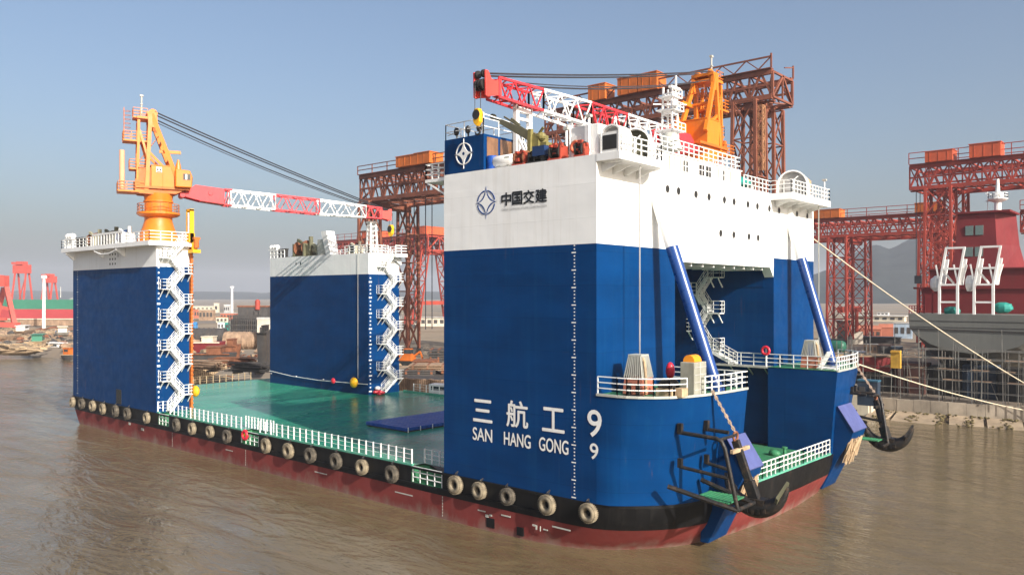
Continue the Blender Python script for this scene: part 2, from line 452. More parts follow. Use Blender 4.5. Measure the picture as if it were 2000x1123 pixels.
# rubbing bar
sm.beam((-89.2, -.06, -1.42), (-4, -.06, -1.42), .12, .18)
sm.beam((-89.2, -.05, -.10), (-4, -.05, -.10), .10, .16)
sm.prism([p[:2] for p in ring(0, 0)[len(near)-6:]], -.2, -.006)
sm.build('sheer_strake', 'black', barge, smooth=30)
for a, b in NOTCH:
    rm_ = MB()
    rm_.add([(a, 0, -1.3), (b, 0, -1.3), (b, 1.3, -1.3), (a, 1.3, -1.3), (a, 1.3, 0), (b, 1.3, 0), (a, 0, 0), (b, 0, 0)],
            [(0, 1, 2, 3), (3, 2, 5, 4), (0, 3, 4, 6), (1, 2, 5, 7)])
    bs = rm_.build('boarding_recess', 'green', barge)
    railing([(a+.08, .06, -1.28), (b-.08, .06, -1.28)], 1.25, .9, 3, .034).build('guard_rail', 'rail', bs)
# --- main deck (wet)
dk = []
for i, (x) in enumerate(near):
    k = isnotch(i)
    dk.append((x, 0.))
    if k is not None: a, b = NOTCH[k]; dk += [(a, 1.3), (b, 1.3)]
dk += [p[0] for p in pairs[len(near):]]
split = -14.9
aft = []
for x in near[:13]:
    aft.append((x, 0.))
    for a, b in NOTCH:
        if abs(x-a) < .01: aft += [(a, 1.3), (b, 1.3)]
aft += [(-14.9, 38.6), (-18, 38.6), (-44, 34), (-89.3, 34)]
MB().prism(aft, -.12, -.004).build('main_deck', 'wet', barge)
fore = [(-14.9, 9.9), (5.28, 10.0), (5.38, 14.), (5.46, 17.), (5.58, 21.5), (5.66, 27.4), (-14.9, 29.)]
MB().prism(fore, -.003, .012).build('bow_deck', 'green', barge)
cm = MB()
for a, b in ((-63.9, -63.4), (-60.8, -45.), (-41.6, -18.5)): MB().box(a, b, .02, .20, 0., .16).build('deck_coaming', 'green2', barge)
MB().box(-58.2, -44, 33.7, 33.95, 0, .2).build('deck_coaming', 'green2', barge)
cm = MB(); cm.prism([(5.2, 10.2), (5.42, 10.2), (5.8, 27.4), (5.55, 27.4)], .0, .14); cm.build('deck_coaming', 'green2', barge)

# --- towers
tw = MB()
TX0, TX1, TY1, ZB, ZT = -14.7, 0., 38.6, 17.5, 23.5
tw.box(TX0, TX1, 0, 10.4, 0, ZB, 0); tw.box(TX0, TX1, 28.7, TY1, 0, ZB, 0)
tw.box(TX0, TX1, 0, 10.4, ZB+.001, ZT, 1); tw.box(TX0, TX1, 28.7, TY1, ZB+.001, ZT, 1)
tw.box(-4.6, TX1, 10.4005, 28.6995, 16.6, ZT, 1); tw.box(TX0, -4.601, 10.4005, 28.6995, 19.6, ZT, 0)
tw.box(TX0, -4.601, 10.402, 28.698, ZT-.3, ZT+.0005, 1)
tw.prism([(28.69, 16.595), (27.9, 16.595), (28.69, 15.7)], -.9, TX1-.02, 'x', 1)
tw.box(TX0+.02, -4.61, 28.68, 28.698, 17.3, 19.59, 0); tw.box(TX0+.02, -4.61, 10.402, 10.42, 17.3, 19.59, 0)
tw.box(-4.6, -.95, 28.66, 28.698, 14.8, 16.59, 0)
for k in range(9): tw.box(-4.4, -.3, 11.6+1.9*k, 11.72+1.9*k, 16.32, 16.6, 1)
tower = tw.build('accommodation_tower', ['blue', 'white'], barge)
# portholes
ph0 = None
pcs = [(1303, 0), (1324.5, 0), (1358.5, 0), (1384, 0), (1414, 0), (1433, 0), (1460, 0), (1478.5, 0), (1502, 0), (1521, 0), (1543, 0), (1556, 0), (1576, 0),
       (1407, 1), (1432.5, 1), (1462, 1), (1480, 1)]
for px, row in pcs:
    y = onX(px, 400, 0).y; z = (22.05, 19.2)[row]
    if ph0 is None:
        m_ = MB(); m_.lathe((0, y, z), [(.36, 0), (.36, .05), (.31, .05), (.31, .008)], 18, 0, 'x', cap=False); m_.lathe((0, y, z), [(.31, .012), (.01, .014)], 18, 1, 'x')
        ph0 = m_.build('porthole', ['trim', 'dark'], tower); y0, z0 = y, z
    else:
        o = ph0.copy(); COL.objects.link(o); o.location = (0, y-y0, z-z0)
# lettering
for s, a, b, z0_, z1_, bd in (('三', -11.45, -9.5, 4.45, 6.1, .02), ('航', -8.05, -6.0, 4.4, 6.3, .02), ('工', -4.65, -2.7, 4.45, 6.1, .02),
                              ('9', -.72, .42, 4.5, 6.3, .015), ('SAN', -11.5, -9.5, 3.0, 3.95, .012), ('HANG', -8.3, -5.75, 3.0, 3.95, .012),
                              ('GONG', -4.95, -2.35, 3.0, 3.95, .012), ('9', -.52, .15, 3.0, 4.05, .012)):
    text('lettering', s, a, b, z0_, z1_, -.03, 'trim', tower, bd)
M['ink'] = plain('black_lettering', (.012, .013, .016), .5)
M['inkblue'] = plain('emblem_blue', (.012, .05, .20), .5)
M['inkgrey'] = plain('grey_lettering', (.28, .28, .29), .5)
for s, a, b in (('中', -8.55, -7.62), ('国', -7.48, -6.55), ('交', -6.42, -5.42), ('建', -5.28, -4.25)):
    text('lettering', s, a, b, 20.62, 21.55, -.03, 'ink', tower, .022)
text('lettering', 'CHINA COMMUNICATIONS CONSTRUCTION', -8.55, -4.25, 20.24, 20.42, -.03, 'inkgrey', tower, .005)
def astroid(cx, cz, a, b, e=3.2, n=15):
    out = []
    for q in range(4):
        for i in range(n):
            t = q*PI/2+PI/2*i/n
            c, s_ = math.cos(t), math.sin(t)
            out.append((cx+a*math.copysign(abs(c)**e, c), cz+b*math.copysign(abs(s_)**e, s_)))
    return out
def ringarc(mb, cx, cz, R0, R1, y0, y1, gaps=.16, m=0):
    for q in range(4):
        a0, a1 = q*PI/2+gaps, (q+1)*PI/2-gaps
        k = 14; P = [(cx+R1*math.cos(a0+(a1-a0)*i/k), cz+R1*math.sin(a0+(a1-a0)*i/k)) for i in range(k+1)]
        P += [(cx+R0*math.cos(a1+(a0-a1)*i/k), cz+R0*math.sin(a1+(a0-a1)*i/k)) for i in range(k+1)]
        mb.prism(P, y0, y1, 'y', m)
em = MB(); ringarc(em, -10.13, 21.0, .83, .93, -.03, -.005, .17)
em.prism(astroid(-10.13, 21.0, 1.12, 1.22, 3.4), -.028, -.005, 'y', 0)
em.prism(astroid(-10.13, 21.0, .84, .95, 3.4), -.034, -.0285, 'y', 1)
em.build('emblem', ['inkblue', 'white'], tower)

# aft corner towers: near-side and far-side
def corner_tower(X0, X1, Y0, Y1, zb, zt):
    m_ = MB(); m_.box(X0, X1, Y0, Y1, 0, zb, 0); m_.box(X0, X1, Y0, Y1, zb+.001, zt, 1)
    return m_.build('corner_tower', ['blue', 'white'], barge, bevel=.0)
LT = corner_tower(-89.2, -64., .0, 4.1, 17.45, 19.95)
FT = corner_tower(-83.5, -58.5, 27.6, 33.2, 17.0, 20.0)
# near tower top platform, overhanging outboard
pm = MB(); pm.box(-90.1, -63.2, -1.25, 4.3, 19.952, 20.5)
for x in (-88.6, -79, -72.5): pm.prism([(-1.2, 19.95), (-.02, 19.95), (-.02, 18.9), (-.25, 18.9), (-1.2, 19.7)], x-.12, x+.12, 'x')
pm.path([(-79, -1.1, 19.7), (-77, -1.15, 19.3), (-74.5, -1.15, 19.3), (-72.5, -1.1, 19.7)], .09)
pm.build('top_platform', 'white', LT)
railing([(-70., -1.2, 20.5), (-63.25, -1.2, 20.5), (-63.25, 4.25, 20.5), (-80, 4.25, 20.5)], 1.15, 1.3, 3, .04).build('guard_rail', 'rail', LT)
railing([(-80., -1.2, 20.5), (-90.05, -1.2, 20.5), (-90.05, 4.25, 20.5)], 1.15, 1.3, 3, .04).build('guard_rail', 'rail', LT)
bw = MB()
for k in range(11): bw.box(-79.6+.86*k, -79.25+.86*k, -1.23, -1.17, 20.5, 22.0)
bw.box(-79.6, -70.3, -1.24, -1.18, 21.75, 22.0); bw.build('slatted_screen', 'trim', LT)
vm = MB()
for i in range(3):
    for j in range(3): vm.box(-77.35+.8*i+.2, -77.1+.8*i+.22, -.02, -.001, 17.95+.62*j, 18.2+.62*j)
vm.box(-74.65, -74.55, -.02, -.001, 18.9, 19.5)
vm.build('vent_openings', 'dark', LT)
MB().box(-75.1, -73.6, -.03, -.001, 0.15, 2.0).build('hatch', 'dark', LT)
pm = MB(); pm.box(-58.49, -56.9, 31.2, 33.4, 19.5, 20.); pm.box(-83.7, -58.3, 33.2, 33.6, 19.6, 20.)
pm.prism([(31.4, 19.5), (33.2, 19.5), (33.2, 18.4)], -58.2, -58., 'x'); pm.build('top_platform', 'white', FT)
railing([(-64., 27.65, 20.), (-58.55, 27.65, 20.), (-58.55, 31.2, 20.)], 1.15, 1.2, 3, .05).build('guard_rail', 'rail', FT)
railing([(-56.95, 31.2, 20.), (-56.95, 33.35, 20.), (-80, 33.35, 20.)], 1.15, 1.2, 3, .05).build('guard_rail', 'rail', FT)
railing([(-83.4, 27.65, 20.), (-79.5, 27.65, 20.)], 1.15, 1.0, 2, .05).build('guard_rail', 'rail', FT)
vm = MB(); vm.box(-76.3, -76.1, 27.57, 27.599, 18.7, 19.1); vm.box(-75.1, -74.85, 27.57, 27.599, 18.75, 19.15); vm.build('vent_openings', 'dark', FT)
wl = MB(); wl.path([(-83.4, 27.45, 1.9), (-77, 27.4, 1.45), (-70, 27.4, 1.3), (-62, 27.4, 1.45), (-58.6, 27.5, 1.5)], .05)
for x in (-83, -76, -69, -62): wl.beam((x, 27.6, 1.5), (x, 27.4, 1.5), .08)
wl.build('fender_line', 'trim', FT)
dl = MB(); dl.beam((-60.8, 27.5, 20.), (-60.8, 27.5, 2.2), .045); dl.build('hanging_cable', 'pale', FT)

# draught marks
def marks(x, y, z0, z1, step, face, wide=.22, big=5):
    m_ = MB(); z = z0; i = 0
    while z < z1:
        w = wide*(1.9 if i % big == 0 else .8); h = step*.34
        if face == 'y': m_.box(x-w/2-(.12 if i % big == 0 else 0), x+w/2, y-.012, y-.002, z, z+h)
        else: m_.box(x+.002, x+.012, y-w/2, y+w/2, z, z+h)
        z += step; i += 1
    return m_
marks(-1.84, 0, .1, 17.5, .24, 'y', .13).build('draught_marks', 'trim', tower)
marks(-87.6, 0, .4, 17.3, .35, 'y', .14).build('draught_marks', 'pale', LT)
marks(-64, .28, .5, 17.3, .62, 'x', .2, 4).build('draught_marks', 'trim', LT)
marks(-58.5, 27.9, .4, 16.9, .55, 'x', .28, 4).build('draught_marks', 'trim', FT)
# hull marks (plimsoll dashes, scrapes)
hm = MB()
def hullY(x, z): return -.02 if x < -4 else .12
for x, z, w, h in ((-20.6, -2.5, 2.2, .09), (-32, -2.45, 1.9, .09), (-48, -2.4, 1.4, .08), (-11, -2.35, .8, .09), (-8.6, -2.3, .9, .09), (-3.8, -2.25, 1.6, .1), (-71.5, -2.2, .5, .3), (-68, -2.5, .7, .3),
                   (-10.2, -2.7, .3, .22), (-9.8, -2.55, .25, .14), (-5.6, -2.5, .3, .12), (-5.3, -2.7, .12, .3), (-4.9, -2.75, .06, .35), (-4.6, -2.6, .4, .08)):
    hm.box(x, x+w, -.02+(.0 if x < -3.9 else .02), .03, z, z+h)
for x in (-14.9, -44.1, -60.): 
    for k in range(7): hm.box(x, x+.07, -.015, .03, -3.5+.24*k, -3.35+.24*k)
hm.build('hull_marking', 'pale', barge)
MB().box(-10.1, -9.3, -.02, .05, -3.4, -2.7).build('hull_opening', 'black', barge); MB().box(-7.1, -6.5, .02, .3, -3.45, -2.85).build('hull_opening', 'black', barge)

# --- bow blocks
topo = [(.003, 0.), (1.6, .02), (2.3, .10), (3.0, .38), (3.8, .95), (4.5, 1.75), (5.15, 2.9), (5.6, 4.6), (5.9, 7.), (6.05, 10.1)]
boto = [(.003, 0.), (.9, .15), (1.7, .75), (2.5, 1.5), (3.3, 2.35), (4.0, 3.3), (4.55, 4.5), (4.95, 6.0), (5.25, 7.9), (5.45, 10.1)]
NBT = 7.36
def block(mir):
    f = (lambda p, z: (p[0], 38.6-p[1], z)) if mir else (lambda p, z: (p[0], p[1], z))
    ext = .0
    T = topo+[(.003, 10.1)]; B = boto+[(.003, 10.1)]
    if mir: T = [(x+(.3 if x > .5 else 0), y if y < 10 else 11.2) for x, y in T]; B = [(x+(.3 if x > .5 else 0), y if y < 10 else 11.2) for x, y in B]
    L = []
    for t in (0, .12, .3, .5, .75, 1.):
        k = t**1.3
        L.append([f((b[0]+(a[0]-b[0])*k, b[1]+(a[1]-b[1])*k), .004+NBT*t) for a, b in zip(T, B)])
    m_ = MB().loft(L, 0, True, False)
    o = m_.build('bow_block', ['blue'], barge, smooth=35)
    tri = [f(p, 0)[:2] for p in T]
    MB().prism([(p[0], p[1]) for p in tri], NBT-.06, NBT+.005).build('block_deck', 'green', o)
    e = MB(); P = [f(p, NBT) for p in T[:-1]]
    for a, b in zip(P, P[1:]): e.beam(a, b, .14, .16)
    e.build('deck_edge', 'pale', o)
    return o, P
nb, nbP = block(False)
fb, fbP = block(True)
rail_near = [(x, y+.06, NBT+.06) for x, y, z in nbP]
rail_near[0] = (.05, .08, NBT+.06)
railing(rail_near[:7], 1.15, 1.35, 3, .034).build('guard_rail', 'rail', nb)
railing([(x-.06, y, z) for x, y, z in rail_near[7:]]+[(6.0, 10.0, NBT+.06), (.1, 10.0, NBT+.06)], 1.15, .8, 3, .034).build('guard_rail', 'rail', nb)
fr = [(x-.05, y-.06, NBT+.06) for x, y, z in fbP]
railing([(-4., 27.55, NBT+.06), (6.2, 27.5, NBT+.06)], 1.15, 1.3, 3, .034).build('guard_rail', 'rail', fb)
railing(list(reversed(fr))[:8], 1.15, .7, 3, .034).build('guard_rail', 'rail', fb)
wk = MB(); wk.box(-6.5, .0, 27.4, 28.69, NBT-.12, NBT+.0)
for x in (-5.5, -3.8, -2., -.4): wk.beam((x, 27.5, NBT-.12), (x, 28.6, NBT-.9), .09)
wk.build('walkway', 'pale', barge)
# bow rail
railing([(5.33, 10.2, .14), (5.42, 14, .14), (5.5, 17, .14), (5.62, 21.5, .14), (5.7, 27.3, .14)], 1.2, .78, 3, .034).build('guard_rail', 'rail', barge)
# deck-edge rails of the aft deck
def dotted(a, b, gap, wob=0): 
    m_ = MB(); a, b = Vector(a), Vector(b); L = (b-a).length; n_ = round(L/gap)
    for i in range(n_+1):
        p = a.lerp(b, i/n_); q = p+Vector((RND.uniform(-wob, wob), 0, 1.2)); m_.beam(p, q, .11, .09)
    for k in (1, 2, 3): m_.beam(a+Vector((0, 0, .38*k)), b+Vector((0, 0, .38*k)), .03, .03)
    return m_
dotted((-60.7, .1, .16), (-45.1, .1, .16), .98, .03).build('guard_rail', 'rail', barge)
dotted((-41.5, .1, .16), (-18.6, .1, .16), .98, .03).build('guard_rail', 'rail', barge)
dotted((-63.8, .1, .16), (-63.5, 1.2, .16), .5, .05).build('guard_rail', 'rail', barge)
dotted((-46.5, 1.45, .02), (-41.2, 1.45, .02), .6, .08).build('guard_rail', 'rail', barge)
dotted((-18.5, 1.45, .02), (-14.9, 1.45, .02), .9, .0).build('guard_rail', 'rail', barge)
dotted((-89.1, 4.2, .1), (-89.1, 27.5, .1), 1.1).build('guard_rail', 'wood', barge)
dotted((-56., 33.8, .1), (-44, 33.8, .1), 1.3).build('guard_rail', 'rail', barge)

# --- support struts from tower face to bow blocks
def strut(p, q):
    p, q = Vector(p), Vector(q); t = (p.z-ZB)/(p.z-q.z); mid = p.lerp(q, t)
    m_ = MB(); m_.tube(p+(p-q).normalized()*.9, mid, .46, 20, m=1); m_.tube(mid, q, .462, 20, m=0)
    m_.tube(q+Vector((0, 0, .0)), q+Vector((.02, 0, -.35)), .62, 20, m=0)
    return m_.build('support_strut', ['lav2', 'white'], barge, smooth=40)
strut((.05, 7.35, 21.6), (5.0, 7.3, NBT+.3)); strut((.05, 32.3, 21.4), (4.4, 31.6, NBT+.3))

# --- staircases
def flight(mb, a, b, out, w=.95):
    a, b = Vector(a), Vector(b); o = Vector(out)*w; Z = Vector((0, 0, 1)); L = (b-a).length; k = max(3, int(L/.33))
    mb.beam(a, b, .07, .28); mb.beam(a+o, b+o, .07, .28)
    for i in range(k):
        p = a.lerp(b, (i+.5)/k); d = (b-a); d.z = 0; d = d.normalized()*.14 if d.length > 1e-4 else Vector((0, 0, 0))
        mb.add([p-d, p+d, p+d+o, p-d+o, p-d+Z*.05, p+d+Z*.05, p+d+o+Z*.05, p-d+o+Z*.05], [(0,1,2,3),(4,5,6,7),(0,1,5,4),(1,2,6,5),(2,3,7,6),(3,0,4,7)])
    for s in (o, Vector(out)*.03):
        for h in (.45, .8, 1.1): mb.beam(a+s+Z*h, b+s+Z*h, .045, .045)
        for i in range(4): p = a.lerp(b, i/3)+s; mb.beam(p, p+Z*1.1, .05, .05)
def landing(mb, p, q, out, w=1.0, endside=1):
    """p, q: wall-side ends of a level platform"""
    p, q = Vector(p), Vector(q); o = Vector(out)*w; Z = Vector((0, 0, 1))
    mb.add([p, q, q+o, p+o, p+Z*.1, q+Z*.1, q+o+Z*.1, p+o+Z*.1], [(0,1,2,3),(4,5,6,7),(0,1,5,4),(1,2,6,5),(2,3,7,6),(3,0,4,7)])
    e = p if endside == 0 else q
    railing([(p if endside == 1 else q)+o+Z*.1, e+o+Z*.1, e+Z*.1], 1.15, .55, 3, .027, mb)
    for s in (p.lerp(q, .15), p.lerp(q, .85)): mb.beam(s+o*.9, s-Z*.9, .09, .09)
def staircase(lefts, rights, wallfn, out, la, lb, ra, rb, start, end, parent):
    """lefts/rights: landing heights; la..lb and ra..rb: landing extents along the wall"""
    root = MB(); first = True; parts = []
    for z in lefts:
        m_ = MB(); landing(m_, wallfn(la, z), wallfn(lb, z), out, endside=0); parts.append(('stair_landing', m_))
    for z in rights:
        m_ = MB(); landing(m_, wallfn(ra, z), wallfn(rb, z), out, endside=1); parts.append(('stair_landing', m_))
    seq = sorted([(z, 0) for z in lefts]+[(z, 1) for z in rights])
    pts = [start]+[(lb if s == 0 else ra, z+.1) for z, s in seq]+([end] if end else [])
    for (u0, z0_), (u1, z1_) in zip(pts, pts[1:]):
        m_ = MB(); flight(m_, wallfn(u0, z0_), wallfn(u1, z1_), out); parts.append(('stair_flight', m_))
    for nme, m_ in parts: m_.build(nme, 'rail', parent)
staircase((14.7, 11.06, 7.46, 3.7, 18.4), (16.6, 12.9, 9.3, 5.6, 1.9), lambda u, z: (-63.97, u, z), (1, 0, 0), .25, 1.35, 2.9, 4.05, (1.25, .05), (3.2, 20.4), LT)
staircase((14.2, 10.75, 7.06, 3.35, 18.), (16.0, 12.45, 9.04, 5.46, 1.96), lambda u, z: (-58.47, u, z), (1, 0, 0), 29.0, 30.1, 31.9, 33.2, (29.8, .3), (31.6, 19.9), FT)
staircase((14.0, 10.4), (15.7, 12.2, 8.6), lambda u, z: (u, 28.66, z), (0, -1, 0), -8.6, -7.5, -6.3, -5.0, (-3.6, 7.4), None, tower)

# --- front platforms on the tower top
def front_platform(Y0, Y1, parent):
    m_ = MB(); m_.prism([(.002, Y0), (1.85, Y0), (1.85, Y1-.5), (.9, Y1+.5), (.002, Y1+.8)], ZT-.5, ZT, 'z')
    for y in (Y0+.7, Y0+2., Y0+3.4, Y1-.9): m_.prism([(.01, ZT-.6), (1.7, ZT-.6), (.01, ZT-1.15)], y-.06, y+.06, 'y')
    return m_.build('front_platform', 'white', parent)
front_platform(-.02, 5.9, tower)
m_ = MB(); m_.box(.002, 2.0, 28., 37.9, ZT-.62, ZT-.02)
for y in (29, 31, 33, 35, 37): m_.prism([(.01, ZT-.62), (1.8, ZT-.62), (.01, ZT-1.2)], y-.06, y+.06, 'y')
m_.build('front_platform', 'white', tower)
railing([(1.78, .1, ZT), (1.78, 5.4, ZT), (.9, 6.3, ZT), (-.1, 6.6, ZT)], 1.15, .9, 3, .04).build('guard_rail', 'rail', tower)
railing([(-.1, 22.6, ZT), (-.1, 28, ZT), (1.92, 28.1, ZT), (1.92, 37.8, ZT), (-3, 38.3, ZT)], 1.15, .75, 3, .034).build('guard_rail', 'rail', tower)
railing([(-14.6, 3.9, ZT), (-14.6, 38.4, ZT), (-3, 38.4, ZT)], 1.15, 1.5, 3, .04).build('guard_rail', 'rail', tower)
m_ = MB()
m_.box(.35, 1.75, .03, .12, ZT, ZT+1.35, 0); m_.box(.5, 1.6, -.0, .028, ZT+.2, ZT+1.15, 1); m_.box(.3, .38, .0, .15, ZT, ZT+1.5, 0); m_.box(1.72, 1.8, .0, .15, ZT, ZT+1.5, 0)
m_.build('louvre_panel', ['trim', 'dark'], tower)
dp = MB(); dp.beam((1.5, 3., ZT-.6), (1.5, 3., NBT+2.2), .065); dp.build('drop_pipe', 'tin', tower)
dp = MB(); dp.beam((1.5, 36., ZT-.6), (1.5, 36., NBT+1.), .08); dp.build('drop_pipe', 'pale', tower)
# walkway bracket at the aft end of the tower top
m_ = MB(); m_.box(-17.0, -14.72, .1, 2.4, 23.1, 23.35); m_.beam((-16.8, .2, 23.1), (-14.75, .2, 22.), .12); m_.beam((-16.8, 2.2, 23.1), (-14.75, 2.2, 22.), .12)
railing([(-14.75, .15, 23.35), (-16.95, .15, 23.35), (-16.95, 2.35, 23.35)], 1.2, .8, 3, .045, m_); m_.build('aft_walkway', 'rail', tower)

# --- wheelhouse deck on the tower top
dh = MB(); dh.box(-7.5, -.35, 8.2, 22.5, ZT+.001, 24.92, 0); dh.box(-7.6, -.25, 8.1, 22.6, 24.92, 25.02, 0)
dhp = dh.build('deckhouse', 'white', tower)
for px, w in ((1338, .7), (1369.5, .85), (1382.5, .85), (1413, .4)):
    y = onX(px, 330, -.35).y; f_ = MB()
    f_.box(-.36, -.30, y-w/2-.08, y+w/2+.08, ZT+.2, ZT+1.2, 0); f_.box(-.299, -.28, y-w/2, y+w/2, ZT+.28, ZT+1.12, 1); f_.box(-.279, -.26, y-.03, y+.03, ZT+.28, ZT+1.12, 0); f_.box(-.279, -.262, y-w/2, y+w/2, ZT+.68, ZT+.74, 0)
    f_.build('window', ['trim', 'dark'], dhp)
for y in (10.1, 10.9, 11.8, 12.4, 18.2, 20.3):
    f_ = MB(); f_.box(-.35, -.26, y, y+.12, ZT+.1, ZT+1.25); f_.build('stanchion', 'pale', dhp)
railing([(-.4, 8.3, 25.02), (-.4, 22.4, 25.02), (-3.5, 22.4, 25.02), (-7.3, 22.4, 25.02)], 1.1, .85, 3, .034).build('guard_rail', 'rail', dhp)
# radar mast
mm = MB(); bx, by = -3., 14.8
for dx, dy in ((-.55, -.55), (.55, -.55), (-.55, .55), (.55, .55)): mm.beam((bx+dx, by+dy, 24.9), (bx+dx*.7, by+dy*.7, 31.3), .13)
for k in range(7):
    z = 25.6+.85*k; q = .55-.02*k
    mm.box(bx-q, bx+q, by-q-.04, by-q+.04, z, z+.08); mm.box(bx-q, bx+q, by+q-.04, by+q+.04, z, z+.08); mm.box(bx-q-.04, bx-q+.04, by-q, by+q, z, z+.08); mm.box(bx+q-.04, bx+q+.04, by-q, by+q, z, z+.08)
for z, w in ((27.6, .9), (29.3, .8), (30.4, .7)): mm.box(bx-w, bx+w, by-w*1.1, by+w*1.1, z, z+.1); railing([(bx+w, by-w*1.1, z), (bx+w, by+w*1.1, z)], .7, .6, 2, .03, mm)
mm.beam((bx+.4, by+.3, 30.5), (bx+.4, by+.3, 32.3), .12); mm.beam((bx-1., by-1.0, 29.9), (bx+1., by+1.0, 29.9), .09); mm.box(bx+.5, bx+.8, by-1.1, by+.4, 31.0, 31.2)
mm.lathe((bx+.9, by-.8, 29.4), [(.02, 0), (.3, .1), (.3, .5), (.02, .7)], 10)
mm.lathe((bx-.5, by+1., 30.5), [(.02, 0), (.25, .1), (.25, .4), (.02, .55)], 10)
mm.build('radar_mast', 'cwhite', tower)
rd = MB(); rd.lathe((-1.2, 11.7, 24.95), [(.25, 0), (.25, .45), (1., .5), (.62, 1.75), (.5, 1.85)], 16); rd.build('vent_cone', 'pale', tower, smooth=40)

# --- boom rests
m_ = MB()
for y in (3.3, 4.9):
    m_.beam((-10., y, ZT), (-10., y, 28.75), .34); m_.beam((-8.2, y, ZT), (-9.9, y, 26.5), .16)
m_.beam((-10., 3.2, 28.6), (-10., 5., 28.6), .4); m_.beam((-10., 3.3, 27.9), (-10, 4.9, 27.9), .2); m_.beam((-10., 3.3, 25.), (-10, 4.9, 27.6), .16); m_.beam((-10., 4.9, 25.), (-10, 3.3, 27.6), .16)
m_.box(-10.2, -9.8, 3.1, 3.3, 28.6, 29.1); m_.box(-10.2, -9.8, 4.9, 5.1, 28.6, 29.1)
m_.box(-10.3, -9.7, 3.25, 4.95, 23.5, 24.6)
m_.build('boom_rest', 'cwhite', tower)
m_ = MB(); bx, by = -58.9, 28.4
for dx, dy in ((-.5, -.5), (.5, -.5), (-.5, .7), (.5, .7)): m_.beam((bx+dx, by+dy, 20.), (bx+dx*.5, by+dy*.7, 24.3), .24)
for k in range(6): m_.beam((bx-.45, by-.5, 20.5+.65*k), (bx+.45, by-.5, 20.5+.65*k), .1); m_.beam((bx+.45, by-.5, 20.5+.65*k), (bx+.45, by+.7, 20.5+.65*k), .1)
m_.box(bx-.5, bx+.5, by-.6, by+.7, 24.2, 24.45); m_.build('boom_rest', 'cwhite', FT)
# rusty guide rail beside the near aft tower
m_ = MB(); m_.box(-64.25, -63.75, 4.2, 4.45, 0., 22.6)
for k in range(44): m_.box(-63.75, -63.66, 4.18, 4.5, .2+.5*k, .32+.5*k)
m_.build('guide_rail', 'gorange', LT)
# ================================================================== DECK CRANES
M['pinkish'] = paint('faded_orange', (.78, .36, .20), .55, .1, .8, (.5, .2, .1), .3)
M['cred2'] = paint('boom_head_red', (.72, .06, .045), .45, .12, .6, (.3, .03, .02), .3)
M['chain'] = paint('rusty_chain', (.34, .25, .19), .8, .4, 3., (.10, .05, .03), .6)
M['cabgrey'] = paint('cabinet_grey', (.30, .295, .24), .6, .2, 1., (.14, .12, .08), .5)
M['yellow2'] = plain('warning_orange', (.80, .28, .01), .5)
M['reflectglass'] = paint('glass_brown_reflection', (.22, .11, .055), .12, .35, .7, (.03, .02, .02), .6, True, .8)  # brown reflections in the cabin panes, put into the glass colour
M['redpaint'] = paint('machine_red', (.34, .05, .028), .5, .2, 1.5, (.15, .05, .03), .5)
M['cream2'] = paint('pale_olive', (.33, .31, .20), .5, .12, 1., (.15, .13, .08), .4)
M['olive2'] = paint('yellow_olive', (.20, .17, .055), .5, .3, 2., (.06, .05, .03), .5)
M['pontoon2'] = paint('locker_navy', (.012, .035, .11), .5, .2, 1.)
M['buoyring'] = paint('buoy_orange_white', (.72, .16, .08), .5, .5, 3.)
M['rustgrey'] = paint('winch_grey', (.16, .155, .14), .6, .3, 2., (.08, .05, .03), .6)
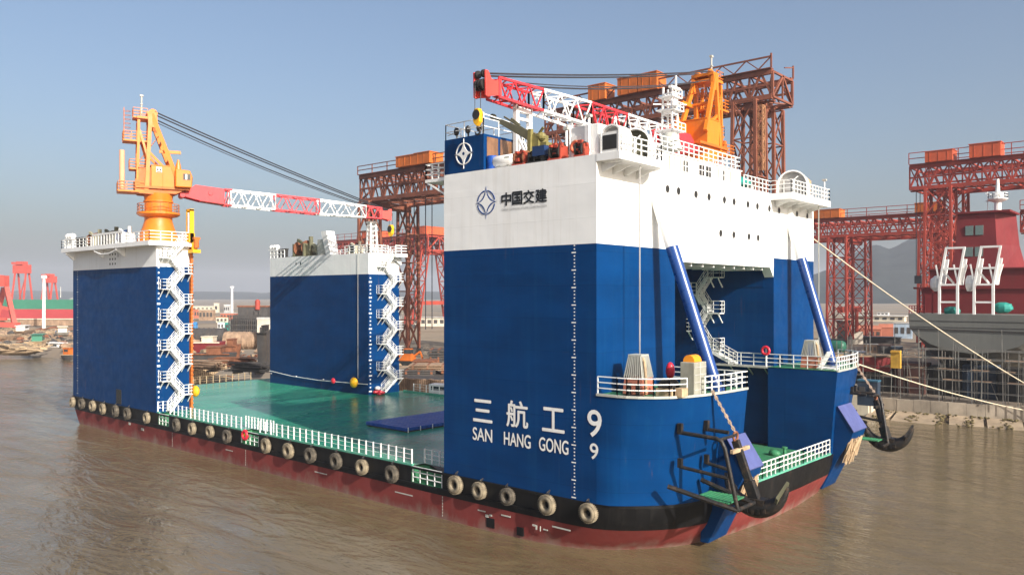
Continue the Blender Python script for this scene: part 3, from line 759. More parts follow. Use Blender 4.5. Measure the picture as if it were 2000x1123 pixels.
def crane(label, loc, ang, A_h, blen, bdz, tip, bands, ped0):
    """slewing crane; local +x is the boom direction, z=0 is pedestal foot"""
    t = thing('deck_crane', label, 'crane', loc, ang)
    B = lambda m_, nme, mat, par=t, **k: m_.build(nme, mat, par, world=False, **k)
    p = MB(); p.lathe((0, 0, 0), [(2.5, ped0), (2.45, .25), (2.2, 1.0), (1.85, 1.9), (1.62, 2.7), (1.6, 3.3), (1.58, 5.0), (1.72, 5.02), (1.72, 5.2), (1.6, 5.22), (1.72, 6.05)], 28)
    B(p, 'pedestal', 'orange', smooth=35)
    rp = MB(); rp.lathe((0, 0, 0), [(1.6, 3.15), (2.2, 3.3), (2.5, 3.5), (2.5, 3.72), (1.6, 3.74)], 28); r_ = B(rp, 'ring_platform', 'orange')
    B(railing([(2.4*math.cos(a*PI/8), 2.4*math.sin(a*PI/8), 3.72) for a in range(16)], 1.05, .95, 3, .03, closed=True), 'guard_rail', 'orange2', r_)
    s = MB(); s.box(-2.7, 3.5, -1.75, 1.75, 6.55, 6.8); s.prism([(-1.9, 6.05), (1.9, 6.05), (2.9, 6.55), (-2.7, 6.55)], -1.45, 1.45, 'y')
    for y in (-1.4, 1.4): s.prism([(-2.75, 7.6), (-2.75, 6.3), (-2.3, 5.9), (-.4, 5.85), (-.4, 6.3), (-2.1, 6.45), (-2.3, 7.6)], y-.15, y+.15, 'y')
    B(s, 'slewing_frame', 'orange2')
    h = MB(); h.box(-.95, 1.7, -1.6, 1.6, 6.82, 9.35); h.box(.3, .4, -1.64, -1.6, 6.82, 9.3); h.box(-1.0, 1.75, -1.65, 1.65, 9.35, 9.45)
    ax = MB(); ax.box(-2.3, -.96, -1.35, 1.35, 6.82, 9.0); ax.box(-2.36, -.96, -1.42, 1.42, 9.0, 9.1); B(ax, 'rear_cabinet', 'orange2')
    ho = B(h, 'machinery_house', 'orange', bevel=.06)
    w = MB(); w.box(-.4, .25, -1.66, -1.602, 8.55, 9.2, 0); w.box(-.32, -.12, -1.68, -1.66, 8.75, 9.0, 1); w.box(-.0, .18, -1.68, -1.66, 8.75, 9.0, 1); w.box(-.35, .2, -1.675, -1.66, 8.58, 8.68, 2); B(w, 'service_hatch', ['trim', 'dark', 'orange2'], ho)
    c = MB(); c.prism([(1.72, 6.82), (3.6, 6.82), (3.7, 8.2), (3.4, 8.95), (1.72, 9.05)], -2.3, -.7, 'y'); co = B(c, 'operator_cab', 'orange', bevel=.12)
    w = MB(); w.box(2.6, 3.45, -2.33, -2.301, 7.75, 8.5, 0); w.add([(3.63, -2.2, 7.1), (3.63, -.9, 7.1), (3.72, -.9, 8.15), (3.72, -2.2, 8.15)], [(0, 1, 2, 3)], 0); w.box(2.85, 3.05, -2.35, -2.33, 7.8, 8.45, 1); B(w, 'cab_window', ['glass', 'trim'], co)
    v = MB(); v.lathe((2.1, -1.7, 9.05), [(.35, 0), (.3, .5), (.15, 1.0), (.12, 1.2)], 10); B(v, 'vent_cone', 'orange', co)
    a = MB(); T = A_h
    for y in (-1.25, 1.25):
        a.beam((-1.45, y*1.12, 6.3), (-1.0, y*.92, T-.2), .36, .42); a.beam((-.85, y*.92, T-.1), (2.0, y*1.25, 8.0), .36, .48)
        a.beam((-2.45, y*.9, 6.3), (-2.3, y*.86, T-.9), .26, .30); a.beam((-2.2, y*.86, T*.86), (-1.25, y, T*.64), .2, .24)
        a.beam((-1.2, y, T*.7), (.4, y*1.1, 9.3), .24, .3); a.prism([(-1.25, T-1.6), (-.1, T-1.9), (-.3, T), (-1.35, T)], y*.92-.18, y*.92+.18, 'y')
    for z, x in ((T-.3, -1.05), (T*.8, -1.2), (T*.62, -1.3)): a.beam((x, -1.2, z), (x, 1.2, z), .26)
    a.beam((.25, -1.2, T*.78), (.25, 1.2, T*.78), .22); a.beam((1.15, -1.3, T*.65), (1.15, 1.3, T*.65), .22); a.beam((-2.35, 0, T*.6), (-1.2, 0, T*.6), .2); a.beam((-2.3, 0, T*.78), (-1.2, 0, T*.78), .2)
    a.box(-2.5, -.3, -1.25, 1.25, T-.75, T-.45); a.box(-1.4, -.2, -1.3, 1.3, T-.15, T+.15); a.lathe((-.7, -.9, T+.1), [(.5, 0), (.5, .25)], 14, 0, 'y'); a.lathe((-.7, .6, T+.1), [(.5, 0), (.5, .25)], 14, 0, 'y')
    ao = B(a, 'a_frame', 'orange')
    for x0, x1, y0, y1, z in ((-4.0, -1.3, -1.1, 1.2, T-3.4), (-2.9, -1.3, -1., 1.1, T-.5), (-3.3, -1.4, -1., 1., T*.57), (-4.6, -1.7, -1.6, 1.6, 6.2)):
        q = MB(); q.box(x0, x1, y0, y1, z-.18, z); railing([(x1, y0, z), (x0, y0, z), (x0, y1, z), (x1, y1, z)], 1.05, .9, 3, .025, q); B(q, 'service_platform', 'orange', ao)
    l = MB()
    for z in (T-3.4,): 
        l.beam((-3.9, -.7, z), (-3.9, -.7, z+3.9), .07); l.beam((-3.9, -.2, z), (-3.9, -.2, z+3.9), .07)
        for k in range(12): l.beam((-3.9, -.7, z+.32*k), (-3.9, -.2, z+.32*k), .05)
        for k in range(6): l.torus((-3.55, -.45, z+1.+.5*k), .38, .025, 'z', 10, 4)
    for k in range(14): l.beam((-2.5+.19*k, -.5, 9.6+.3*k*.9), (-2.5+.19*k, .3, 9.6+.3*k*.9), .06)
    l.beam((-2.5, -.5, 9.5), (.1, -.5, 13.4), .05); l.beam((-2.5, .3, 9.5), (.1, .3, 13.4), .05)
    B(l, 'ladder', 'orange2', ao)
    e = MB(); e.tube((-4.15, -1.2, 6.3), (-4.15, -1.2, 11.0), .3, 12); B(e, 'exhaust_pipe', 'pinkish')
    e = MB(); e.beam((-.0, -1.0, 11.2), (2.3, -1.0, 11.25), .26, .36); e.box(2.3, 2.45, -1.2, -.8, 11.05, 11.4); B(e, 'floodlight_arm', 'orange')
    e = MB(); e.tube((-1.9, .2, T-.4), (-1.9, .2, T+2.3), .10, 8); e.box(-2.1, -1.7, .05, .35, T+2.2, T+2.4); e.box(-2.05, -1.75, .05, .35, T+1.2, T+1.3); B(e, 'aerial', 'pale')
    # boom
    zf = 6.35; P0, P1 = Vector((2.6, 0, zf)), Vector((blen, 0, zf+bdz))
    bp = lambda f: P0.lerp(P1, f)
    f0 = bands[0][1]
    b = MB(); A0, A1 = bp(.0), bp(f0); dz = (P1-P0).z/(P1-P0).length
    for y in (-.95, .95):
        b.prism([(A0.x, A0.z-.25), (A0.x+1.6, A0.z+1.05), (A1.x, A1.z+1.0), (A1.x, A1.z-1.0), (A0.x+2.2, A0.z-.95), (A0.x+.3, A0.z-.5)], y-.08, y+.08, 'y')
    b.beam(A0+Vector((1.6, 0, 1.0)), A1+Vector((0, 0, .95)), 1.9, .12); b.beam(A0+Vector((2.2, 0, -.9)), A1+Vector((0, 0, -.95)), 1.9, .1)
    b.tube((A0.x+.1, -1.1, A0.z-.3), (A0.x+.1, 1.1, A0.z-.3), .35, 12); b.tube((A0.x+3.4, -1.1, A0.z+.1), (A0.x+3.4, 1.1, A0.z+.1), .3, 12)
    lattice(b, bp(f0), bp(f0+.035), 1.9, 1.95, 1.9, 1.95, 1, .1, .06)
    bo = B(b, 'boom_foot', 'cred', bevel=.03)
    for fa, fb_, mat in bands[1:]:
        b = MB(); ha = 1.95-.55*max(0, (fa-.6)/.4); hb = 1.95-.55*max(0, (fb_-.6)/.4); nn = max(2, round((fb_-fa)*(P1-P0).length/2.0))
        wa, wb = (1.9-.7*max(0, (q_-.6)/.4) for q_ in (fa, fb_)); lattice(b, bp(fa), bp(fb_), wa, ha, wb, hb, nn, .088, .048, box=False)
        for f in (fa, fb_):
            c_ = bp(f)
            hh_, ww_ = (ha, wa) if f == fa else (hb, wb)
            for y in (-ww_/2, ww_/2): b.beam(c_+Vector((0, y, -hh_/2)), c_+Vector((0, y, hh_/2)), .12)
        b.beam(bp(fa)+Vector((0, .2, -ha*.44)), bp(fb_)+Vector((0, .2, -hb*.44)), .5, .05)
        B(b, 'boom_section', mat)
    b = MB(); Q = bp(1.0)
    b.prism([(Q.x-1.4, Q.z-.6), (Q.x-.35, Q.z-.8), (Q.x+.1, Q.z-.95), (Q.x+.35, Q.z-.9), (Q.x+.4, Q.z+tip), (Q.x+.1, Q.z+tip), (Q.x-.25, Q.z+.45), (Q.x-.7, Q.z+.4), (Q.x-1.4, Q.z+.68)], -.66, -.5, 'y')
    b.prism([(Q.x-1.4, Q.z-.6), (Q.x-.35, Q.z-.8), (Q.x+.1, Q.z-.95), (Q.x+.35, Q.z-.9), (Q.x+.4, Q.z+tip), (Q.x+.1, Q.z+tip), (Q.x-.25, Q.z+.45), (Q.x-.7, Q.z+.4), (Q.x-1.4, Q.z+.68)], .5, .66, 'y')
    b.box(Q.x-1.4, Q.x-.3, -.5, .5, Q.z-.35, Q.z+.4)
    bt = B(b, 'boom_head', 'cred2', bevel=.03)
    b = MB()
    for y in (-.3, 0, .3): b.lathe((Q.x+.2, y, Q.z+.0), [(.42, -.09), (.42, .09)], 16, 0, 'y')
    for y in (-.3, .3): b.lathe((Q.x+.2, y, Q.z+tip-.2), [(.3, -.09), (.3, .09)], 14, 0, 'y')
    B(b, 'sheave', 'dark', bt)
    cb = MB(); head = Vector((Q.x+.1, 0, Q.z+tip-.2)); mid = bp(.88)+Vector((0, 0, .9))
    for y in (-.55, -.35, .4, .6):
        n_ = 10; a_, c_ = Vector((-.5, y*1.6, T+.3)), Vector((head.x, y, head.z))
        cb.sweep([a_.lerp(c_, i/n_)-Vector((0, 0, .25*4*(i/n_)*(1-i/n_))) for i in range(n_+1)], .055, 5)
    for y in (-.5, -.3, .5):
        n_ = 10; a_, c_ = Vector((-.2, y*1.6, T-.7)), Vector((mid.x, y, mid.z))
        cb.sweep([a_.lerp(c_, i/n_)-Vector((0, 0, .5*4*(i/n_)*(1-i/n_))) for i in range(n_+1)], .05, 5)
    B(cb, 'luffing_cable', 'wire')
    W = wm(t)
    return t, W @ Vector((Q.x+.45, -.1, Q.z-.1))
tipL = Vector((-57.3, 30.4)); dL = tipL-Vector((-67.7, 2.0)); 
cr1, tip1 = crane('orange slewing crane on the near aft tower, red and white boom swung inboard', (-67.7, 2.0, 20.5), math.atan2(dL.y, dL.x), 15.8, dL.length-.3, -1.35, .7,
                  [(0, .185), (.215, .42, 'cwhite'), (.42, .635, 'cred'), (.635, .875, 'cwhite'), (.875, .96, 'cred')], 0.)
cr2, tip2 = crane('orange crane behind the white bow tower, red and white boom laid over the blue cabin', (-10., 33.4, 23.0), -PI/2, 14.5, 33.9, .35, 1.0,
                  [(0, .16), (.195, .42, 'cwhite'), (.42, .60, 'cred'), (.60, .80, 'cwhite'), (.80, .965, 'cred')], .4)
# hooks hang from their boom heads
def hook(label, tip, drop, s=1.):
    t = thing('hook_block', label, 'crane hook', (tip.x, tip.y, tip.z-drop))
    m_ = MB(); m_.prism([(-.45*s, -.5*s), (0, -.95*s), (.45*s, -.5*s), (.5*s, .5*s), (.28*s, .9*s), (-.28*s, .9*s), (-.5*s, .5*s)], -.26*s, .26*s, 'y'); m_.build('block_cheek', 'yellow', t, world=False, bevel=.05)
    m_ = MB(); m_.lathe((0, -.32*s, .25*s), [(.5*s, 0), (.5*s, .1*s)], 16, 0, 'y'); m_.lathe((0, .22*s, .25*s), [(.5*s, 0), (.5*s, .1*s)], 16, 0, 'y'); m_.build('sheave', 'dark', t, world=False)
    m_ = MB(); m_.tube((0, 0, -.9*s), (0, 0, -1.15*s), .14*s, 8); m_.sweep([Vector((.33*s*math.sin(a), 0, -1.45*s+.33*s*math.cos(a))) for a in [i*.45-.2 for i in range(10)]], .11*s, 8); m_.build('hook', 'dark', t, world=False)
    m_ = MB()
    for y in (-.3, .3): m_.tube((y*.4, y*.6, .6*s), (y*.4, y*.6, drop-.0), .03, 5)
    m_.build('hoist_rope', 'wire', t, world=False)
    return t
hook('yellow hook block hanging below the boom head beside the red gantry girder', tip1, 2.2, .9)
hook('yellow hook block hanging over the blue cabin on the bow tower', tip2, 2.35, .72)

# ================================================================== TYRE FENDERS
tx = [-88.63, -85.44, -81.86, -78.59, -74.69, -71.26, -65.91, -58.43, -54.74, -50.79, -47.27, -39.83, -35.91, -32.3, -28.38, -24.65, -20.7, -13.16, -10.59, -7.74, -4.04, -.59]
ordn = 'first second third fourth fifth sixth seventh eighth ninth tenth eleventh twelfth thirteenth fourteenth fifteenth sixteenth'.split()
def tlabel(i):
    if i < 7: return f'{ordn[i]} old tyre fender from the stern, below the near aft tower'
    if i < 11: return f'{ordn[i-7]} old tyre fender forward of the aft boarding recess'
    if i < 17: return f'{ordn[i-11]} old tyre fender forward of the red lifebuoy recess, below the low deck rail'
    return f'{ordn[i-17]} old tyre fender from the left under the white lettering of the bow tower'
ty0 = None
for i, x in enumerate(tx):
    y = -.30 if x < -3 else -.12
    z = -.80 if i < 11 else (-.93 if i < 17 else -.72)
    if ty0 is None:
        ty0 = thing('tyre_fender', tlabel(0), 'tyre', (x, y, z), 0, 'tyre fenders hung along the black strake')
        m_ = MB(); m_.torus((0, 0, 0), .47, .235, 'y', 30, 10, sq=1.15)
        for k in range(30):
            a = 2*PI*k/30; m_.beam((.675*math.cos(a), -.2, .675*math.sin(a)), (.675*math.cos(a+.1), .2, .675*math.sin(a+.1)), .07, .05)
        m_.build('tyre_casing', 'rubber', ty0, world=False, smooth=50)
        m_ = MB(); m_.path([(-.12, .12, .60), (-.08, .02, .82), (.0, .24, 1.0)], .04, 5); m_.path([(.12, .12, .60), (.08, .02, .82), (.0, .24, 1.0)], .04, 5); m_.build('hanging_rope', 'dark', ty0, world=False)
        o = ty0
    else: o = dup(ty0, (x, y, z), 0, tlabel(i))
    if i % 3 == 1 or i in (5, 14):
        if 'dk' not in WM:
            WM['dk'] = next(c for c in ty0.children if c.name.startswith('tyre')).data.copy(); WM['dk'].materials[0] = M['rubber2']
        next(c for c in o.children if c.name.startswith('tyre')).data = WM['dk']
    k_ = RND.uniform(.90, 1.07); o.scale = (k_, RND.uniform(.9, 1.1), k_); o.location.z += RND.uniform(-.06, .06)
    o.rotation_euler = (RND.uniform(-.05, .05), RND.uniform(-.25, .25), RND.uniform(-.08, .08))

# ================================================================== ANCHORS AND THEIR RACKS AT THE BOW
def bow_gear(mir, words):
    f = (lambda x, y, z: (x+(.15 if mir else 0), 38.6-y if mir else y, z))
    m_ = MB(); P = [(5.2, 4.2), (6.0, 4.2), (7.35, 2.15), (7.15, 1.5), (5.9, -.6), (4.6, -3.3), (4.0, -3.3), (4.2, 0)]
    y0, y1 = (6.9, 9.7) if not mir else (38.6-31.3, 38.6-28.0)
    m_.prism([(f(x, 0, z)[0], z) for x, z in P], f(0, y0, 0)[1], f(0, y1, 0)[1], 'y')
    m_.build('anchor_bolster', 'blue', barge, bevel=.03)
    m_ = MB(); d = .02
    m_.add([f(6.02, y0-.06, 4.24), f(6.02, y1+.06, 4.24), f(7.42, y1+.06, 2.14), f(7.42, y0-.06, 2.14), f(6.05, y0-.06, 4.14), f(6.05, y1+.06, 4.14), f(7.38, y1+.06, 2.06), f(7.38, y0-.06, 2.06)],
           [(0,1,2,3),(4,5,6,7),(0,1,5,4),(1,2,6,5),(2,3,7,6),(3,0,4,7)]); m_.build('bolster_plate', 'lav', barge)
    m_ = MB(); r_ = random.Random(4)
    for q_ in range(34):
        u = r_.random(); yy_ = y0+.4+(y1-y0-.5)*u; x_ = 7.15-.25*r_.random(); z_ = 1.5-r_.random()*.5; l_ = r_.uniform(.9, 2.3)
        m_.beam(f(x_, yy_, z_), f(x_-.28*l_+r_.uniform(-.1, .15), yy_+r_.uniform(-.25, .25), z_-l_), r_.uniform(.16, .42), .08)
    m_.build('chafing_mat', 'wood', barge)
    # pipe rack
    r = MB()
    for yy, k in (((2.7, 0), (5.0, 1)) if not mir else ((4.9, 0), (6.4, 1))):
        wx = (4.75 if k == 0 else 5.45) if not mir else (5.55 if k == 0 else 5.75)
        if k == 1: r.tube(f(wx, yy, 5.0), f(7.1, yy, 4.95), .13, 8)
        else: r.sweep([f(wx, yy, 5.0), f(7.4, yy, 4.9), f(7.75, yy, 4.75), f(7.95, yy+.05, 4.3), f(8.55, yy+.35, 1.0), f(8.65, yy+.4, .5)], .135, 10)
        r.tube(f(wx, yy, 2.75), f(8.1 if k == 0 else 7.2, yy+.15, 2.45), .12, 8)
        if k == 0 or not mir: r.tube(f(wx-.35, yy-.9*(1-k), 1.55), f(8.65, yy+.4, .45), .16, 8)
        r.box(*sorted((f(wx-.1, 0, 0)[0], f(wx+.2, 0, 0)[0])), *sorted((f(0, yy-.15, 0)[1], f(0, yy+.15, 0)[1])), 4.9, 5.6)
        r.box(*sorted((f(wx-.1, 0, 0)[0], f(wx+.2, 0, 0)[0])), *sorted((f(0, yy-.12, 0)[1], f(0, yy+.12, 0)[1])), 2.7, 3.3)
    ya, yb_ = (2.7, 5.) if not mir else (4.9, 6.4)
    r.tube(f(8.65, ya+.3, .5), f(8.65, yb_+.5, .5), .13, 8); r.tube(f(7.6, ya, 4.85), f(7.6, yb_, 4.85), .10, 8)
    rk = r.build('anchor_rack', 'blackp', barge, smooth=40)
    g = MB()
    for k in range(9): a0, b0 = f(5.7+.28*k, ya+.2, .85), f(5.7+.28*k+.2, yb_+.1, .9); g.box(min(a0[0], b0[0]), max(a0[0], b0[0]), min(a0[1], b0[1]), max(a0[1], b0[1]), .8, .9)
    g.build('rack_grating', 'green', rk)
    # the anchor itself
    base = f(8.45, 6.2 if not mir else 4.8, .3 if not mir else .65)
    t = thing('anchor', words[0], 'anchor', base)
    top = f(7.05 if not mir else 7.35, 6.1 if not mir else 4.5, 4.3)
    m_ = MB(); m_.beam(base, top, .42, .5); m_.beam(Vector(base)+Vector((0, 0, .1)), Vector(base).lerp(Vector(top), .35), .56, .7); m_.build('shank', 'blackp', t, bevel=.06)
    s = MB(); q = Vector(base).lerp(Vector(top), .84); s.beam(q+Vector((.1, -1.25, .05)), q+Vector((.1, 1.25, .05)), .26, .26); s.build('stock', 'wood' if not mir else 'blackp', t, bevel=.04)
    a = MB(); bx, by, bz = base
    arc = []
    for i in range(17):
        th = -1.12+2.24*i/16; R_ = 2.5
        arc.append(Vector((bx+R_*math.sin(th)*.95, by, bz+R_-.1-R_*math.cos(th)*1.0+.25*abs(th)**3-.25)))
    a.sweep(arc, .50, 10, rf=lambda u: .26+.95*math.sin(PI*u)**.9); a.box(bx-.7, bx+.7, by-.5, by+.5, bz-.45, bz+.35)
    for q_ in range(5): a.beam((bx-.8+.4*q_, by-.62, bz-.5+.12*abs(q_-2)), (bx-.8+.4*q_, by+.62, bz-.5+.12*abs(q_-2)), .16, .3)
    a.build('crown_arms', 'blackp', t, smooth=50)
    for e, sg in ((0, -1), (16, 1)):
        c = arc[e]; d = (arc[e]-arc[e-2*sg if sg > 0 else 2]).normalized(); k = c-d*.9
        fl = MB(); nrm = Vector((-d.z*sg*-1, 0, d.x*sg*-1))
        fl.add([c+d*.3, k+Vector((0, .62, 0)), k-d*.6+Vector((0, .3, 0)), k-d*.6-Vector((0, .3, 0)), k-Vector((0, .62, 0))]+
               [v+Vector((-sg*.16, 0, .12)) for v in (c+d*.25, k+Vector((0, .6, 0)), k-d*.6+Vector((0, .3, 0)), k-d*.6-Vector((0, .3, 0)), k-Vector((0, .6, 0)))],
               [(0,1,2,3,4),(9,8,7,6,5),(0,1,6,5),(1,2,7,6),(2,3,8,7),(3,4,9,8),(4,0,5,9)])
        fl.build('fluke', 'blackp' if mir or sg < 0 else 'olive', t)
    sh = MB(); sh.torus(Vector(top)+Vector((0, 0, .25)), .3, .09, 'x', 16, 8); sh.build('shackle', 'rust', t)
    # mooring chain from block edge to the shackle
    c0 = Vector(f(5.75, 5.3, NBT+.25)); c1 = Vector(top)+Vector((0, 0, .5))
    ch = MB(); nl = 14
    for i in range(nl):
        p = c0.lerp(c1, i/nl); q = c0.lerp(c1, (i+1)/nl); ch.beam(p, q, .22 if i % 2 else .10, .10 if i % 2 else .22)
    ch.tube(c0, c1, .07, 6)
    tag(ch.build('anchor_chain', 'chain'), words[1], 'chain')
bow_gear(False, ('black ship anchor hung in the pipe rack on the near bow block', 'pale rusty chain running down from the near bow block to its anchor'))
bow_gear(True, ('black ship anchor hung in the pipe rack off the far bow block', 'rusty chain running down from the far bow block to its anchor'))

# ================================================================== GEAR ON THE NEAR AND FAR BOW BLOCKS
def rope_store(x, y, z, label, k=1.):
    t = thing('rope_basket', label, 'rope basket', (x, y, z))
    m_ = MB(); m_.loft([[(-.8*k, -.7*k, 0), (.8*k, -.7*k, 0), (.8*k, .7*k, 0), (-.8*k, .7*k, 0)], [(-.72*k, -.62*k, 1.1*k), (.72*k, -.62*k, 1.1*k), (.72*k, .62*k, 1.1*k), (-.72*k, .62*k, 1.1*k)]]); m_.build('basket_base', 'brickw', t, world=False)
    m_ = MB()
    for i in range(9):
        u = -.7+1.4*i/8
        for y_ in (-.64, .64): m_.beam((u*k, y_*k, 1.1*k), (u*.62*k, y_*.7*k, 2.6*k), .13*k, .05*k)
        for x_ in (-.74, .74): m_.beam((x_*k, u*.85*k, 1.1*k), (x_*.62*k, u*.6*k, 2.6*k), .05*k, .13*k)
    m_.box(-.5*k, .5*k, -.5*k, .5*k, 2.55*k, 2.65*k); m_.build('slatted_hood', 'pale', t, world=False)
    m_ = MB(); m_.sweep([Vector((.55*k, -.3*k, 2.4*k)), Vector((.72*k, -.4*k, 2.2*k)), Vector((.85*k, -.45*k, 1.2*k)), Vector((.9*k, -.5*k, .1))], .1, 8); m_.build('hose', 'wood', t, world=False)
    return t
p = onZ(1257, 766, NBT); rope_store(1.9, 2.2, NBT+.02, 'slatted grey hood over brick-red base, standing beside the near tower front')
t = thing('mooring_winch', 'small black and tan winch behind the near bow block rail', 'winch', (4.0, 2.6, NBT+.02))
m_ = MB(); m_.lathe((0, -.5, .55), [(.55, 0), (.55, .1), (.3, .1), (.3, .9), (.55, .9), (.55, 1.)], 18, 0, 'y'); m_.build('drum', 'dark', t, world=False)
m_ = MB(); m_.box(-.6, .6, -.65, -.5, 0, .5); m_.box(-.6, .6, .5, .65, 0, .5); m_.box(.7, 1.2, -.4, .4, 0, .55); m_.build('winch_frame', 'wood', t, world=False)
t = thing('control_cabinet', 'large weathered grey cabinet with orange cap beside the near blue strut', 'cabinet', (4.75, 4.7, NBT+.02))
m_ = MB(); m_.box(-.55, .5, -.95, .75, 0, 2.15); m_.build('cabinet_body', 'cabgrey', t, world=False, bevel=.04)
m_ = MB(); 
for k in range(4): m_.box(.5, .53, -.9, .7, .3+.5*k, .34+.5*k)
m_.box(-.56, .51, -.12, -.06, 0, 2.16); m_.build('panel_seam', 'tin', t, world=False)
m_ = MB(); m_.lathe((-.1, -.6, 2.2), [(.42, 0), (.42, 1.0)], 16, 0, 'y'); m_.build('orange_cap', 'yellow2', t, world=False)
t = thing('lifebuoy_box', 'rounded red lifebuoy case behind the near bow block rail', 'lifebuoy box', (2.6, 5.2, NBT+.02))
m_ = MB(); m_.sphere((0, 0, 1.35), .32, .32, .62, 14, 10); m_.build('case', 'redbuoy', t, world=False, smooth=True)
m_ = MB(); m_.beam((0, 0, 0), (0, 0, .9), .1); m_.build('stand', 'trim', t, world=False)
t = thing('bollard', 'black double bollard behind the near bow block rail by the tower', 'bollard', (2.3, .95, NBT+.02))
m_ = MB(); m_.lathe((-.35, 0, 0), [(.16, 0), (.16, .7), (.22, .72), (.22, .8)], 12); m_.lathe((.35, 0, 0), [(.16, 0), (.16, .7), (.22, .72), (.22, .8)], 12); m_.build('posts', 'dark', t, world=False)
m_ = MB(); m_.box(-.65, .65, -.25, .25, 0, .06); m_.build('base_plate', 'dark', t, world=False)
t = thing('step_ladder', 'white step frame behind the near bow block rail, under the inner stairs', 'steps', (3.2, 7.6, NBT+.02))
m_ = MB()
for y in (-.45, .45):
    m_.beam((-.5, y, 0), (-.5, y, 2.0), .09); m_.beam((.6, y, 0), (.6, y, 1.9), .09); m_.beam((-.5, y, 1.95), (.6, y, 1.9), .08)
    for k in range(4): m_.beam((-.5, y, .4*k+.2), (.6, y, .4*k+.2), .05)
m_.build('frame', 'rail', t, world=False)
m_ = MB(); 
for k in range(4): m_.box(-.45+.22*k, -.2+.22*k, -.42, .42, .4*k+.3, .4*k+.35)
m_.build('tread', 'rail', t, world=False)
rope_store(3.2, 29.6, NBT+.02, 'slatted grey hood over brick-red base, behind the far bow block rail', .95)
t = thing('roller_fairlead', 'white tilted roller frame on the far bow block deck', 'fairlead', (4.9, 29.2, NBT+.02))
m_ = MB()
for k in range(7): m_.beam((-.7, -.6+.2*k, .1), (.1, -.6+.2*k, 1.5), .07)
m_.beam((-.7, -.65, .1), (-.7, .65, .1), .1); m_.beam((.1, -.65, 1.5), (.1, .65, 1.5), .1); m_.build('roller_grid', 'trim', t, world=False)
m_ = MB(); m_.box(-.8, .8, -.7, .7, 0, .12); m_.build('base_plate', 'trim', t, world=False)
t = thing('lifebuoy', 'red lifebuoy on a white post at the inner walkway end', 'lifebuoy', (-.2, 27.45, NBT+.02))
m_ = MB(); m_.torus((0, -.08, 1.5), .34, .13, 'y', 20, 8); m_.build('ring', 'redbuoy', t, world=False, smooth=True)
m_ = MB(); m_.beam((0, .02, 0), (0, .02, 1.9), .1); m_.build('post', 'trim', t, world=False)
t = thing('deck_bollard', 'small green double bollard on the green bow deck', 'bollard', (2.6, 23.8, 0))
m_ = MB(); m_.sphere((-.4, 0, .2), .55, .45, .35, 12, 8); m_.build('coil', 'green', t, world=False, smooth=True)
m_ = MB(); m_.lathe((.45, .1, 0), [(.16, 0), (.14, .7), (.24, .74), (.24, .85)], 12); m_.build('post', 'green', t, world=False)

# ================================================================== GEAR ON TOP OF THE BOW TOWER
Z0 = ZT
t = thing('blue_cabin', 'blue steel cabin with white compass emblem on the tower roof corner', 'cabin', (-12.5, 1.8, Z0))
m_ = MB(); m_.box(-14.68, -10.4, .03, 3.6, Z0+.002, 26.25); m_.build('cabin_body', 'blue', t, bevel=.04)
em = MB(); ringarc(em, -12.5, 24.95, .78, .86, -.04, .028, .10); em.prism(astroid(-12.5, 24.95, 1.04, 1.16, 4.0), -.045, .028, 'y', 0); em.lathe((-12.5, -.046, 24.95), [(.13, 0), (.01, .002)], 12, 1, 'y'); em.build('emblem', ['trim', 'blue'], t)
for y0, y1 in ((.35, 1.6), (1.85, 3.4)):
    m_ = MB(); m_.box(-10.42, -10.36, y0, y1, Z0+.35, 26.05); m_.build('glazed_panel', 'reflectglass', t)
railing([(-14.6, .1, 26.25), (-10.5, .1, 26.25), (-10.5, 3.5, 26.25), (-14.6, 3.5, 26.25)], 1.2, 2., 2, .03, closed=True).build('roof_rail', 'rail', t)
m_ = MB(); m_.beam((-10.6, .15, 26.25), (-10.6, .15, 27.9), .12); m_.beam((-10.6, .15, 27.8), (-10.6, 3.4, 27.6), .08); m_.beam((-14.5, .2, 26.6), (-10.6, .2, 27.3), .05); m_.build('light_post', 'rail', t)
for i, (x, w) in enumerate(((-13.55, 'left'), (-12.3, 'middle'), (-11.1, 'right'))):
    q = thing('floodlight', ('black floodlight on the blue cabin roof, farthest from the hanging hook', 'black floodlight at the middle of the blue cabin roof edge', 'black floodlight on the blue cabin roof, right below the hanging hook')[i], 'floodlight', (x, .3, 26.27), 0, 'floodlights on the blue cabin')
    m_ = MB(); m_.sphere((0, -.05, .55), .24, .2, .33, 10, 8); m_.build('lamp_head', 'dark', q, world=False)
    m_ = MB(); m_.beam((0, 0, 0), (0, 0, .4), .1); m_.build('bracket', 'pale' if i == 0 else 'dark', q, world=False)
t = thing('white_tank', 'horizontal white pressure tank lying beside the blue cabin', 'tank', (-8.9, .75, Z0))
m_ = MB(); m_.lathe((-9.75, .75, Z0+.58), [(.05, -.28), (.3, -.22), (.46, 0), (.46, 1.7), (.3, 1.92), (.05, 1.98)], 20, 0, 'x'); m_.build('tank_shell', 'trim', t, smooth=40)
m_ = MB(); m_.box(-9.4, -9.2, .45, 1.05, Z0, Z0+.3); m_.box(-8.5, -8.3, .45, 1.05, Z0, Z0+.3); m_.lathe((-8.6, .5, Z0+.7), [(.2, 0), (.2, .5)], 10, 0, 'x'); m_.build('saddle', 'pale', t)
t = thing('blue_drum', 'dark blue drum between the blue cabin and the white tank', 'drum', (-10.05, .6, Z0))
m_ = MB(); m_.lathe((-10.1, .65, Z0+.02), [(.42, 0), (.44, .05), (.44, .45), (.46, .5), (.44, .55), (.44, 1.0), (.40, 1.05)], 18); m_.build('drum_shell', 'pontoon', t, smooth=40)
m_ = MB(); m_.lathe((-10.1, .65, Z0+1.07), [(.06, 0), (.06, .05)], 10); m_.build('bung', 'dark', t)
